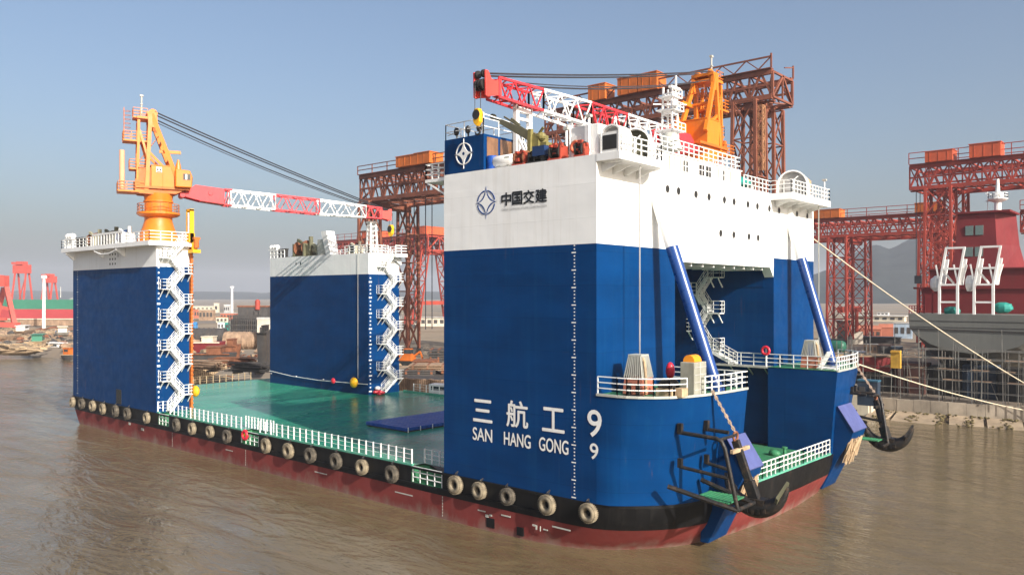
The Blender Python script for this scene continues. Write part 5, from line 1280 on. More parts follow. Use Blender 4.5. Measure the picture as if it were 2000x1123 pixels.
boat('brown wooden boat with a green roof, nearest to the left water edge', 78, 676, 17, 4.5, 1.8, 'wood', 'hullgreen', 2.7)
boat('dark wooden boat on the far left bank below the pink portal crane', 22, 664, 15, 4, 1.6, 'net', 'tin', 2.5, False)
boat('white motor boat moored against the left side of the near aft tower', 124, 694, 13, 4.2, 1.7, 'trim', 'trim', .3)
boat('white motor boat, left one of the moored pair', 102, 690, 9, 3.2, 1.4, 'trim', 'trim', .5)
boat('small dark tender with an orange stern beside the near aft tower', 140, 703, 6, 2.4, 1.3, 'slate', 'gorange', .4)
boat('brown boat hull under a white tarpaulin on the left bank', 50, 652, 20, 5, 1.5, 'net', 'trim', 2.6)
boat('pale long low boat drawn up behind the brown ones', 122, 655, 24, 5, 1.6, 'tin', 'cream', 2.8)
# ------------------------------------------------------------------ sheds and scrap between the aft towers
def shed(label, px0, px1, ytop, ybase, mat, roof='tin', ang=.85, depth=.7, kind='shed', wins=0, gable=False, gz=GZ):
    pc = (px0+px1)/2; b_ = onZ(pc, ybase, gz); D = (CAM[2]-gz)/(ybase-HZ)*FPX; W_ = (px1-px0)*D/FPX*.86; H_ = (ybase-ytop)*D/FPX; d_ = W_*depth
    t = thing(kind, label, kind.replace('_', ' '), b_, ang); m_ = MB(); hw = H_*(.75 if gable else .94)
    m_.box(-W_/2, W_/2, 0, d_, -.3, hw); m_.build('wall', mat, t, world=False)
    m_ = MB(); e = W_*.03
    if gable: m_.prism([(-e, hw-.05), (d_/2, H_), (d_+e, hw-.05), (d_+e, hw+.15), (d_/2, H_+.25), (-e, hw+.15)], -W_/2-e, W_/2+e, 'x')
    else: m_.box(-W_/2-e, W_/2+e, -e, d_+e, hw, H_)
    m_.build('roof', roof, t, world=False)
    for k in range(wins):
        x = -W_/2+W_*(k+.5)/wins; ww = W_/wins*.28
        m_ = MB(); m_.box(x-ww, x+ww, -.12, 0, hw*.35, hw*.75); m_.build('window', 'slate', t, world=False)
    return t
FR = AX-PI/2+.0
fa = math.atan2(RX*0+0, 1)
face = math.radians(41)        # faces the river camera
shed('wide white shed roof on the skyline left of the white tower', 372, 420, 597, 611, 'cream', 'tin', face, .4, wins=5)
shed('pale yellow silo house on the skyline', 417, 427, 592, 611, 'cream', 'cream', face, .8, 'silo', 1)
shed('small white building left of the white lighting tower', 436, 449, 595, 611, 'tin', 'trim', face, .6, wins=3)
shed('pink walled shed behind the scrap yard', 428, 462, 611, 625, 'brickw', 'tin', face, .5, wins=5)
shed('brown brick sheds beside the near aft tower', 373, 390, 604, 622, 'brickw', 'brickw', face, .6, wins=3)
shed('tan low building behind the scrap yard', 386, 418, 604, 626, 'net', 'cream', face, .5, wins=4)
shed('cream shed with orange roof before the pink shed', 420, 446, 619, 631, 'cream', 'gorange', face, .5, wins=3)
shed('white and green cabin before the pink shed', 424, 438, 628, 645, 'trim', 'hullgreen', face, .6, 'cabin', 2)
shed('small green cabin beside the dark cage', 438, 448, 629, 646, 'teal', 'tin', face, .6, 'cabin', 1)
shed('blue tarpaulin tent beside the near aft tower', 371, 384, 630, 648, 'blueroof', 'blueroof', face, .7, 'tent', gable=True)
shed('dark brown timber works hall above the concrete building', 460, 527, 597, 640, 'slate', 'rust', face, .3, 'works_hall', 3)
shed('pale concrete building left of the far aft tower', 500, 530, 620, 684, 'conc2', 'tin', face, .5, 'building', 1)
def cage(label, px0, px1, ytop, ybase):
    b_ = onZ((px0+px1)/2, ybase, GZ); D = 15.2/(ybase-HZ)*FPX; W_ = (px1-px0)*D/FPX; H_ = (ybase-ytop)*D/FPX
    t = thing('scaffold_cage', label, 'scaffold', b_, face); m_ = MB()
    for y in (0, 5):
        for k in range(15): m_.beam((-W_/2+W_*k/14, y, 0), (-W_/2+W_*k/14, y, H_), .28)
        for k in range(6): m_.beam((-W_/2, y, H_*k/5), (W_/2, y, H_*k/5), .24)
    m_.build('cage_bars', 'slate', t, world=False); m_ = MB(); m_.box(-W_/2+.3, W_/2-.3, 1.5, 4.5, 0, H_*.85); m_.build('stacked_plates', 'dark', t, world=False)
cage('dark steel scaffold cage left of the concrete building', 447, 503, 616, 663)
def pipe(label, px0, px1, yc, ybase, mat, ang=face):
    b_ = onZ((px0+px1)/2, ybase, GZ); D = 15.2/(ybase-HZ)*FPX; L = (px1-px0)*D/FPX; r_ = (ybase-yc)*D/FPX
    t = thing('concrete_pipe', label, 'pipe', b_, ang); m_ = MB(); m_.lathe((-L/2, 0, r_), [(r_*.86, 0), (r_, 0), (r_, L), (r_*.86, L)], 20, 0, 'x'); m_.build('pipe_shell', mat, t, world=False, smooth=40)
    m_ = MB()
    for k in range(7): m_.lathe((-L/2+L*(k+.5)/7, 0, r_), [(r_*1.01, 0), (r_*1.05, .05), (r_*1.05, .4), (r_*1.01, .45)], 20, 0, 'x', cap=False)
    m_.build('pipe_joint', mat, t, world=False)
pipe('pale concrete pipe lying in front of the dark cage', 440, 512, 665, 682, 'net'); pipe('dark tarred pipe lying left of the concrete one', 372, 441, 656, 671, 'slate')
def scraphull(label, px0, px1, ytop, ybase, m1, m2):
    b_ = onZ((px0+px1)/2, ybase, GZ); D = 15.2/(ybase-HZ)*FPX; L = (px1-px0)*D/FPX; h = (ybase-ytop)*D/FPX
    t = thing('scrap_hull', label, 'hull', b_, face+.1); S_ = []
    for z, k in ((0, .8), (h*.55, .95), (h, 1.)): S_.append([(-L/2*k, -2*k, z), (L*.4*k, -2.6*k, z), (L/2*k, 0, z+h*.1*k), (L*.4*k, 2.6*k, z), (-L/2*k, 2*k, z)])
    MB().loft(S_).build('hull_plating', m1, t, world=False)
    m_ = MB(); m_.beam((-L/2, -2.1, h), (L*.4, -2.7, h), .3); m_.box(-L*.1, L*.2, -2, 2, h, h+1.4); m_.box(-L*.12, L*.22, -2.2, 2.2, h+1.4, h+1.6); m_.build('deck_house', m2, t, world=False)
scraphull('red scrap hull with pale deck house beside the near aft tower', 370, 440, 668, 690, 'shipred', 'cream')
scraphull('long dark brown beached hull below the red scrap hull', 372, 462, 690, 712, 'slate', 'rust')
scraphull('rusty open hull section right of the red scrap hull', 432, 470, 674, 698, 'rust', 'rust')
scraphull('black tarred boat bow beside the far aft tower', 506, 528, 650, 722, 'slate', 'dark')
t = thing('red_tank', 'red cylindrical tank on the roof line left of the far aft tower', 'tank', onZ(503, 640, GZ)); m_ = MB(); D = 15.2/63*FPX; m_.lathe((0, 0, 8.5), [(1.1, 0), (1.2, .3), (1.2, 4.0), (.6, 4.8)], 16); m_.build('tank_shell', 'brick', t, world=False); m_ = MB()
for a in range(4): m_.beam((1.5*math.cos(a*PI/2), 1.5*math.sin(a*PI/2), 0), (1.5*math.cos(a*PI/2), 1.5*math.sin(a*PI/2), 8.2), .3)
m_.build('stand', 'slate', t, world=False)
t = thing('timber_jetty', 'bleached timber jetty along the bank behind the green deck', 'jetty', (-118, 50, WZ)); m_ = MB(); A, B_ = onD(372, 742, 168), onD(548, 728, 176); A.z = B_.z = -2
for k in range(46):
    p = A.lerp(B_, k/45); z1 = -1.3+RND.uniform(-.3, .9); m_.beam((p.x, p.y, WZ-.5), (p.x, p.y, z1), .35, .35)
for z in (-2.9, -1.9): m_.beam((A.x, A.y, z), (B_.x, B_.y, z), .3, .5)
m_.build('pile_row', 'wood', t); m_ = MB(); m_.beam((A.x-1, A.y+1.4, -1.45), (B_.x-1, B_.y+1.4, -1.45), 2.4, .2); m_.build('jetty_deck', 'net', t)
# right of the far aft tower
t = thing('quay', 'weathered timber-faced quay behind the deck, right of the far aft tower', 'quay', (-72, 56, WZ)); A, B_ = onD(776, 760, 142), onD(880, 768, 136)
m_ = MB(); d_ = (B_-A); d_.z = 0; d_.normalize(); nn = Vector((-d_.y, d_.x, 0))
for k in range(34): p = A+d_*(.42*k); m_.box(p.x-.22, p.x+.2, p.y-.3, p.y+.3, WZ-.5, -.4+RND.uniform(-.12, .12))
A2, B2 = A-d_*2, B_+d_*12
m_.build('facing', 'net', t); m_ = MB(); m_.prism([(q.x, q.y) for q in (A2+nn*.4, B2+nn*.4, B2+nn*14, A2+nn*14)], WZ-.5, -.6, 'z'); m_.build('quay_slab', 'slate', t)
def stack(label, px0, px1, y0, y1, mat, D, mat2='rust'):
    t = thing('plate_stack', label, 'stack', onD((px0+px1)/2, y1, D)); W_ = (px1-px0)*D/FPX; H_ = (y1-y0)*D/FPX; t.rotation_euler.z = face; m_ = MB(); k = 5
    for i in range(k): o = RND.uniform(-.3, .3); m_.box(-W_/2+o, W_/2+o, -1+o, 5, H_*i/k+.02, H_*(i+.8)/k)
    m_.build('plates', mat, t, world=False); m_ = MB(); [m_.box(x-.2, x+.2, -1, 5, -.6, H_) for x in (-W_*.4, 0, W_*.4)]; m_.build('bearers', mat2, t, world=False)
stack('stack of pinkish weathered planks on the quay behind the deck', 800, 872, 712, 722, 'net', 150)
stack('dark plate stack with pale top at the left of the quay', 788, 850, 722, 740, 'slate', 148)
stack('dark steel stack on the quay beside the bow tower edge', 838, 876, 682, 706, 'slate', 176)
stack('rusty brown stack in front of the quay crane', 808, 850, 704, 714, 'rust', 160)
t = thing('excavator', 'orange crawler machine on the quay behind the far aft stairs', 'excavator', onZ(795, 712, GZ), .4)
m_ = MB(); m_.box(-1.8, 1.6, -1.3, 1.3, .9, 2.2); m_.box(-.4, 1.5, -1.2, 0, 2.2, 3.6); m_.build('body', 'gorange', t, world=False, bevel=.08); m_ = MB(); m_.box(-2, 2, -1.6, -1., 0, .9); m_.box(-2, 2, 1., 1.6, 0, .9); m_.build('track', 'dark', t, world=False); m_ = MB(); m_.beam((1.4, .4, 1.8), (3.0, .4, 2.9), .4); m_.beam((3.0, .4, 2.9), (3.6, .4, 1.2), .3); m_.box(3.3, 3.9, 0, .8, .5, 1.2); m_.build('boom', 'gorange', t, world=False)
m_ = MB(); m_.box(-.2, 1.52, -1.22, -.1, 2.5, 3.4); m_.build('cab_window', 'glass', t, world=False)
t = thing('white_van', 'small white van parked on the quay beside the bow tower', 'van', onZ(861, 778, -.6)+Vector((0, .6, 0)), .3)
m_ = MB(); m_.prism([(-2, .4), (2, .4), (2, 1.2), (1.2, 2.), (-2, 2.)], -.9, .9, 'y'); m_.build('body', 'trim', t, world=False, bevel=.08); m_ = MB(); m_.box(-1.6, 1.2, -.92, .92, 1.2, 1.75); m_.build('side_window', 'glass', t, world=False)
for sx in (-1.2, 1.2): m_ = MB(); m_.lathe((sx, -.85, .35), [(.35, 0), (.35, 1.7)], 12, 0, 'y'); m_.build('wheel', 'dark', t, world=False)
shed('long pale concrete shed roof behind the splayed red gantry', 790, 875, 619, 638, 'conc2', 'tin', face, .35, wins=6)
shed('low grey concrete hall behind the quay', 700, 788, 612, 634, 'tin', 'conc2', face, .3, wins=6)

# ================================================================== SHIP UNDER CONSTRUCTION IN THE DOCK (right)
t = thing('ship_in_dock', 'ship in dry dock with grey stern, dark red deck house and scaffolding round it', 'ship', (4.5, 120, GZ))
cx = 4.5
def half(w, zs): return None
L = []
prof = {88: [(8.7, 11.2), (8.5, 9.), (7.3, 7.8), (5.6, 6.7), (3.2, 5.9), (0, 5.5)], 94: [(9.2, 11.2), (9.1, 8.6), (8.2, 6.6), (6.2, 5.2), (3.4, 4.4), (0, 4.0)],
        104: [(9.6, 11.2), (9.5, 7), (9.1, 4), (7.5, 2.2), (4, 1.2), (0, .8)], 125: [(9.8, 11.2), (9.8, 6), (9.8, 2), (9.2, .2), (6, -.4), (0, -.5)], 170: [(9.8, 11.2), (9.8, 6), (9.8, 2), (9.2, .2), (6, -.4), (0, -.5)]}
for y, pf in prof.items(): L.append([(cx-a, y, z) for a, z in pf]+[(cx+a, y, z) for a, z in reversed(pf[:-1])])
m_ = MB(); nn_ = len(L[0]); vs = [v for l in L for v in l]; fs = [(i*nn_+k, i*nn_+(k+1) % nn_, (i+1)*nn_+(k+1) % nn_, (i+1)*nn_+k) for i in range(len(L)-1) for k in range(nn_)]
fs += [tuple(range(nn_))]; m_.add(vs, fs); m_.build('hull', 'shipgrey', t)
m_ = MB()
for k in range(5): m_.beam((cx-8.6, 87.96, 10.2-k*.9), (cx+8.6, 87.96, 10.2-k*.9), .05, .05) if k < 2 else None
m_.beam((cx-8.5, 87.93, 9.0), (cx+9, 87.93, 8.8), .14); m_.prism([(1.2, 99), (-1.2, 99), (-.4, 92), (.4, 92)], -.5, 4.6, 'z') if False else None
m_.build('hull_seam', 'slate', t)
m_ = MB(); m_.box(cx-.6, cx+.6, 93, 104, -.8, 4.2); m_.build('skeg', 'shipgrey', t)
m_ = MB(); m_.box(cx-9.2, cx+13, 97.5, 128, 11.2, 15.2); m_.box(cx-8.4, cx+13, 99, 127, 15.2, 18.2); m_.box(cx-9.4, cx+13.4, 97.2, 128, 15.0, 15.25); m_.box(cx-8.8, cx+13.2, 98.6, 127, 18.1, 18.3); dhs = m_.build('deck_house', 'shipred', t)
f_ = MB(); tp = [(-.9, 100), (5.6, 100), (6.6, 108), (-.9, 108)]; f_.loft([[(-.9, 99.5, 18.2), (6.3, 99.5, 18.2), (8.0, 109, 18.2), (-.9, 109, 18.2)], [(-.4, 100, 22), (5.4, 100, 22), (7.2, 108, 22), (-.4, 108, 22)], [(-.1, 100.3, 27.0), (5.1, 100.3, 27.0), (6.8, 107.5, 27.0), (-.1, 107.5, 27.0)]]); f_.box(-.5, 7.2, 99.9, 108, 27.0, 27.3); fu = f_.build('funnel_casing', 'shipred', t)
for x, z in ((1.6, 24.3), (3.0, 24.3), (1.6, 20.9), (3.0, 20.9)):
    w_ = MB(); yb = 100.0+.06*(z-22) if z > 22 else 100-.13*(22-z); w_.box(x-.55, x+.55, yb-.16, yb+.1, z-.75, z+.75); w_.build('window', 'tealglass', fu)
m_ = MB(); m_.lathe((5.0, 103, 27.3), [(.55, 0), (.5, 1.5), (1.2, 1.75), (1.45, 1.95), (1.45, 2.1), (.9, 2.12), (.8, 2.9), (.35, 3.0), (.2, 5.2)], 14); railing([(5+1.4*math.cos(a*PI/5), 103+1.4*math.sin(a*PI/5), 29.4) for a in range(10)], .8, .9, 2, .04, m_, closed=True); m_.beam((3.6, 103, 30.6), (3.6, 103, 27.3), .1); m_.box(3.3, 3.9, 102.9, 103.1, 29, 29.15); m_.box(3.3, 3.9, 102.9, 103.1, 30.2, 30.4); m_.build('radar_mast', 'cwhite', t)
def davit(x0, label):
    m_ = MB()
    for x in (x0, x0+2.45): m_.beam((x, 90, 11.2), (x, 90, 15.6), .34); m_.beam((x, 90, 15.6), (x+.95, 90, 21.2), .30); m_.beam((x, 90, 16.), (x-.5, 90, 18.6), .2); m_.beam((x+.1, 92, 15.6), (x+.6, 92, 19.5), .5)
    for z, o in ((13, 0), (15.6, 0), (18, .4), (21.1, .93)): m_.beam((x0+o-.1, 90, z), (x0+2.55+o, 90, z), .28)
    m_.beam((x0+.2, 90.4, 18), (x0+1.6, 91.5, 15.8), .25); m_.beam((x0+3.4, 90.5, 18.6), (x0+2.6, 90.5, 15.6), .55); m_.sphere((x0-.6, 90.6, 15.8), .8, .6, 1.2, 8, 6, jit=.3)
    m_.build('davit', 'cwhite', t)
davit(-.35, ''); davit(4.3, '')
for x, z, k in ((1.0, 11.0, .8), (7.7, 11.6, .9)):
    m_ = MB(); m_.sphere((x, 91.5, z+.6), 1.5*k, 1., .9*k, 10, 7, jit=.25); m_.build('covered_gear', 'teal', t)
railing([(cx-8.6, 88.1, 11.2), (cx-8.6, 97, 11.2)], 1.2, 1.5, 3, .05).build('guard_rail', 'shipred', t)
m_ = MB()
for x, y, w_, h_ in ((-3.6, 94, .2, 4), (-2.4, 94, .2, 4), (-4.4, 94.5, .2, 4)): m_.box(x, x+w_, y, y+w_, 11.2, 11.2+h_)
m_.box(-5, -2, 93.8, 94.4, 15, 15.3)
m_.build('deck_fitting', 'shipred', t)
m_ = MB(); m_.beam((9.6, 97.1, 22.4), (11.4, 97.1, 18.6), .28); m_.box(10.6, 12.5, 97., 97.19, 18.4, 18.8); m_.build('white_rail', 'cwhite', t)
# scaffold round the stern
sc_t = thing('scaffolding', 'forest of thin grey scaffold tubes under and around the grey ship stern', 'scaffold', (2, 87, GZ))
m_ = MB(); r = random.Random(5); xs = [-16+2.1*k+r.uniform(-.5, .5) for k in range(21)]
for y in (82.8, 84.6, 86.4):
    for x in xs:
        h = 4.0+r.uniform(-.2, 4.6) if x < -4 else 6.+r.uniform(-.5, 1.0)
        if r.random() < .14: h += 2.5
        m_.beam((x+r.uniform(-.1, .1), y, GZ), (x+r.uniform(-.1, .1), y, h), .085 if r.random() < .7 else .13)
    for z in (.4, 1.9, 3.4, 4.9, 6.2): 
        if z < 4.5: (m_.beam((-16, y, z+r.uniform(-.1, .1)), (26, y, z+r.uniform(-.1, .1)), .07) if y < 86 else None)
        else: m_.beam((-12 if z < 5 else -3, y, z), (26, y, z+.1), .08)
for k in range(18):
    x = r.uniform(-14, 22); y = r.choice((82.8, 84.6)); z = r.uniform(-1, 3.5); m_.beam((x, y, z), (x+r.uniform(-1.6, 1.6), y, z+2.4), .07)
m_.build('tubes', 'scaf', sc_t)
for z in (1.95, 3.45, 4.95):
    for k in range(9): x = -15+4*k+r.uniform(-1, 1); m_ = MB(); m_.box(x, x+r.uniform(1.5, 2.9), 83, 84.4, z, z+.07); m_.build('plank', 'net', sc_t)
# dark backdrop blocks added for the dock's shade, and things standing there
def dockblock(label, x0, x1, y0, y1, z0, z1, mat, cat='block', name='shade_block', rib=True):
    t = thing(name, label, cat, ((x0+x1)/2, (y0+y1)/2, z0)); m_ = MB(); m_.box(x0, x1, y0, y1, z0, z1); m_.build('plating', mat, t)
    m_ = MB()
    for k in range(int((x1-x0)/1.6)): m_.box(x0+.6+1.6*k, x0+.75+1.6*k, y0-.18, y0-.003, z0+.05, z1-.05)
    m_.box(x0, x1, y0-.2, y0-.19+.18, z1-.3, z1-.15); m_.build('stiffener', mat, t)
r = random.Random(9)
dmat = ['dark', 'dark', 'rust2', 'dark', 'navy', 'dark', 'rust2', 'dark', 'dark']  # dark colours of the added backdrop blocks stand for shadow in the dock
for i in range(9):
    x = -16+4.7*i; dockblock(('dark ribbed block added as dock shade behind the scaffold, at its left end', 'black ribbed block added as dock shade next to the leftmost behind the scaffold', 'dark brown ribbed block added as dock shade behind the red boat hull', 'dark ribbed block added as dock shade left of the yellow box', 'navy ribbed block added as dock shade behind the yellow box', 'black ribbed block added as dock shade right of the yellow box', 'dark brown block added as shade under the grey stern', 'dark block added as shade under the right part of the grey stern', 'black block added as dock shade at the right edge behind the scaffold')[i],
              x, x+4.4, 89+r.uniform(0, 1.5), 93, GZ, 2.6+r.uniform(0, 2.) if i < 3 else 3.6+r.uniform(-.4, .5), dmat[i])
dockblock('yellow steel box hung in the scaffold left of the grey stern', -5.0, -3.7, 82.0, 82.7, 3.3, 5.9, 'yellow3', 'box', 'yellow_box')
boat('red boat hull propped in the dock behind the far bow block', 1716, 724, 9.5, 3, 1.9, 'shipred', 'tin', .25, False)
for o in list(bpy.data.objects):
    if o.get('label', '').startswith('red boat hull propped'): o.location = (-9.5, 84.5, 2.7)
shed('low blue-roofed dock hut behind the far anchor', 1672, 1716, 742, 788, 'navy', 'blueroof2', 0.02, .5, 'hut', 2)
t = thing('capstan_house', 'pale beige concrete block behind the far anchor rack', 'block', (-8.6, 80.5, WZ)); m_ = MB(); m_.box(-12., -7.3, 79.4, 82.5, WZ-.5, .3); m_.build('block_body', 'cream', t, bevel=.08); m_ = MB(); m_.box(-7.29, -7.0, 79.6, 82.3, WZ-.5, -.4); m_.box(-12.1, -7.2, 79.3, 82.6, .3, .45); m_.build('cap_slab', 'conc2', t)
shed('pale hut on the quay behind the far bow block rail', 1656, 1688, 686, 728, 'cream', 'trim', .1, .7, 'hut', 1)
t = thing('gantry_counterweight', 'two stacked white blocks at the foot of the lower red gantry', 'block', onZ(1672, 672, GZ), .4); m_ = MB(); m_.box(-1.9, 1.9, -1.9, 1.9, 0, 1.9); m_.box(-1.85, 1.85, -1.85, 1.85, 1.95, 3.9); m_.build('blocks', 'conc2', t, world=False); m_ = MB(); m_.beam((0, -1.95, 3.9), (0, -1.95, 11), 1.); m_.build('post', 'brick', t, world=False)
t = thing('green_tank', 'dark green rounded tank at the gantry foot behind the far strut', 'tank', onZ(1633, 688, GZ)); m_ = MB(); m_.lathe((-2.6, 0, 1.6), [(.3, 0), (1.2, .3), (1.6, .9), (1.6, 4.3), (1.2, 4.9), (.3, 5.2)], 16, 0, 'x'); m_.build('tank_shell', 'dgreen', t, world=False, smooth=40); m_ = MB(); m_.box(-1.6, -1.2, -1, 1, 0, .6); m_.box(1.2, 1.6, -1, 1, 0, .6); m_.build('saddle', 'slate', t, world=False)
shed('brick-red long shed with a stepped roof under the hills', 1676, 1722, 637, 661, 'brickw', 'brickw', .25, .5, wins=4, gable=True)
shed('brick-red shed, right of the long one under the hills', 1716, 1746, 634, 658, 'brickw', 'brickw', .25, .5, gable=True)
shed('blue and white striped shed below the ship bow corner', 1744, 1782, 630, 662, 'stripe', 'tin', .2, .5, wins=3)
shed('long white roofed hall at the foot of the hills', 1640, 1770, 616, 628, 'cream', 'trim', .1, .2, 'hall', 8)
shed('small white house at the foot of the hills', 1684, 1704, 608, 616, 'cream', 'trim', .1, .4, 'house', 2)
shed('distant white house row right of the small house', 1712, 1736, 610, 616, 'trim', 'tin', .1, .4, 'house', 3)
shed('dark pitched shed behind the lower red gantry leg', 1634, 1660, 628, 668, 'slate', 'rust2', .3, .5, gable=True)
shed('grey flat works roof before the brick-red sheds', 1680, 1760, 658, 672, 'slate', 'blueroof3', .2, .4, 'hall', 5)
for i, (px, w) in enumerate(((1700, 14), (1730, 16), (1752, 12))):
    shed(('low dark workshop roof left of the others behind the scaffold', 'low dark workshop roof in the middle behind the scaffold', 'low dark workshop roof touching the ship stern')[i], px-w, px+w, 672+2*i, 690+i, ('net', 'slate', 'navy')[i], ('tin', 'rust2', 'blueroof3')[i], .2+.1*i, .5, 'workshop', 3)

# ================================================================== TERRAIN, QUAY, WATER, HILLS
shore = [(-6000, -700), (-900, -60), (-420, 8), (-300, 32), (-250, 39), (-215, 44), (-180, 42), (-150, 41), (-128, 42), (-112, 48), (-95, 50), (-77, 55), (-55, 64), (-34, 74), (-14, 83), (-7., 82.4), (-4, 82.6), (2.6, 83.), (11.5, 84.8), (40, 90), (120, 104), (800, 200), (6000, 900)]
P = [Vector((x, y, 0)) for x, y in shore]
edge = []
for a, b in zip(P, P[1:]):
    n_ = max(1, min(40, int((b-a).length/4)))
    for i in range(n_): edge.append(a.lerp(b, i/n_))
edge.append(P[-1])
m_ = MB(); rows = [(-6.5, -5.2), (-2.6, -3.9), (0., -3.0), (1.2, GZ-.55), (3.5, GZ), (30, GZ), (150, GZ+.15), (700, GZ), (6000, GZ)]
vs = []
for off, z in rows:
    for i, p in enumerate(edge):
        d = (edge[min(i+1, len(edge)-1)]-edge[max(i-1, 0)]).normalized(); nrm = Vector((-d.y, d.x, 0))
        if off > 100: nrm = Vector((-.25, .97, 0)) if off < 1000 else Vector((0, 1, 0))
        j = mnoise.noise(Vector((p.x*.13, p.y*.13, 3)))*1.6 if -100 < off < 10 and p.x < -16 else 0
        q = p+nrm*(off+j); zz = z+(mnoise.noise(Vector((q.x*.09, q.y*.09, 0)))*.35 if 0 < off < 200 else 0)
        vs.append((q.x, q.y, zz))
N = len(edge); fs = [(r_*N+i, r_*N+i+1, (r_+1)*N+i+1, (r_+1)*N+i) for r_ in range(len(rows)-1) for i in range(N-1)]
m_.add(vs, fs); kindset(m_.build('ground', 'ground', None, smooth=True), 'structure')
W_ = MB(); W_.add([(-6200, -6200, WZ), (6200, -6200, WZ), (6200, 6200, WZ), (-6200, 6200, WZ)], [(0, 1, 2, 3)]); kindset(W_.build('water', 'water'), 'structure')
# concrete quay wall and sloping apron at the right
qw = [(-7.3, 82.), (-4.05, 81.9), (2.6, 82.4), (11.5, 84.4), (40, 89), (110, 101)]
t = thing('quay_wall', 'stained concrete quay wall in front of the scaffolded ship', 'quay wall', (3, 82, WZ))
m_ = MB()
for a, b in zip(qw, qw[1:]):
    n_ = max(1, round(math.dist(a, b)/2.6))
    for i in range(n_):
        p = Vector((*a, 0)).lerp(Vector((*b, 0)), i/n_); q = Vector((*a, 0)).lerp(Vector((*b, 0)), (i+.985)/n_); h = -1.15+RND.uniform(-.08, .06)
        m_.beam((p.x, p.y, (h-3.9)/2), (q.x, q.y, (h-3.9)/2), .6, h+3.9)
m_.build('wall_panel', 'concrete', t)
m_ = MB(); r = random.Random(8)
for k in range(260):
    x = r.uniform(-7, 40); yb = 82.1+max(0, x-2)*.2; cl = r.choice((-5.6, -1.2, 2.4, 5.5, 9.8, 15, 21)) if r.random() < .6 else x; x = cl+r.gauss(0, .5) if cl != x else x; yb = 82.1+max(0, x-2)*.21; o = -r.uniform(.3, 5.5 if cl != x else 1.2); z = -2.85+(-o-.35)*-.16; s_ = r.uniform(.06, .17); m_.sphere((x, yb+o, z), s_*1.5, s_*1.3, s_, 6, 4, 0, .6)
kindset(m_.build('weeds', 'weed'), 'stuff')
t = thing('apron', 'sloping pale concrete apron slabs at the foot of the quay wall', 'apron', (3, 79, WZ)); m_ = MB()
for a, b in zip(qw, qw[1:]):
    n_ = max(1, round(math.dist(a, b)/5.2)); d = Vector((b[0]-a[0], b[1]-a[1], 0)).normalized(); nn = Vector((d.y, -d.x, 0))
    for i in range(n_):
        p = Vector((*a, 0)).lerp(Vector((*b, 0)), (i+.02)/n_); q = Vector((*a, 0)).lerp(Vector((*b, 0)), (i+.93)/n_); o = RND.uniform(-.5, .5); z0 = -2.95+RND.uniform(-.15, .1)
        A_, B__, C_, D_ = p+nn*.35, q+nn*.35, q+nn*(5.6+o), p+nn*(5.4+o); zz = -3.78+RND.uniform(-.06, .06)
        m_.add([(*A_.xy, z0), (*B__.xy, z0), (*C_.xy, zz), (*D_.xy, zz), (*A_.xy, z0-1), (*B__.xy, z0-1), (*C_.xy, zz-1), (*D_.xy, zz-1)], [(0,1,2,3),(4,5,6,7),(0,1,5,4),(1,2,6,5),(2,3,7,6),(3,0,4,7)])
m_.build('slab', 'apron', t)
# rubble along the banks
m_ = MB(); r = random.Random(21)
for k in range(2600):
    i = r.randrange(len(edge)-1); p = edge[i]
    if not (-330 < p.x < -14): continue
    d = (edge[i+1]-p).normalized(); nn = Vector((-d.y, d.x, 0)); off = r.uniform(-1.0, 26 if p.x > -150 else 70); q = p+nn*off+d*r.uniform(-2, 2); s_ = r.uniform(.2, .9)*(1.3 if off > 4 else .8)*(1.9 if p.x < -150 else 1.); z = GZ if off > 3 else (-3.2+off*.5)
    if r.random() < .55: m_.sphere((q.x, q.y, z+s_*.2), s_, s_*r.uniform(.6, 1.3), s_*.6, 6, 4, r.randrange(4), .4)
    else: a = r.uniform(0, PI); l = r.uniform(.8, 3.5); m_.beam((q.x, q.y, z+.3), (q.x+l*math.cos(a), q.y+l*math.sin(a), z+.3+r.uniform(-.1, .8)), r.uniform(.12, .5), r.uniform(.1, .4), r.randrange(4))
kindset(m_.build('rubble', ['mud', 'slate', 'net', 'rust']), 'stuff')
for i, (px, py, a, l, mt, w) in enumerate(((392, 722, .3, 11, 'net', 'beside the near aft tower'), (455, 716, .7, 9, 'rust', 'in the middle of the bank'), (486, 727, .5, 8, 'slate', 'towards the far aft tower'))):
    t = thing('timber_pile', ('pale plank heap on the bank ', 'rusty plank heap on the bank ', 'dark plank heap on the bank ')[i]+w, 'plank heap', onZ(px, py, GZ), a); m_ = MB()
    for k in range(26): q = r.uniform(-.12, .12); m_.beam((-l/2+r.uniform(-1, 1), r.uniform(-1.6, 1.6), .15+.07*k), (l/2+r.uniform(-1, 1), r.uniform(-1.6, 1.6), .15+.07*k+q), .4, .14)
    m_.build('planks', mt, t, world=False); m_ = MB(); [m_.box(x-.2, x+.2, -1.6, 1.6, -.3, .15) for x in (-l*.3, l*.3)]; m_.build('bearers', 'slate', t, world=False)
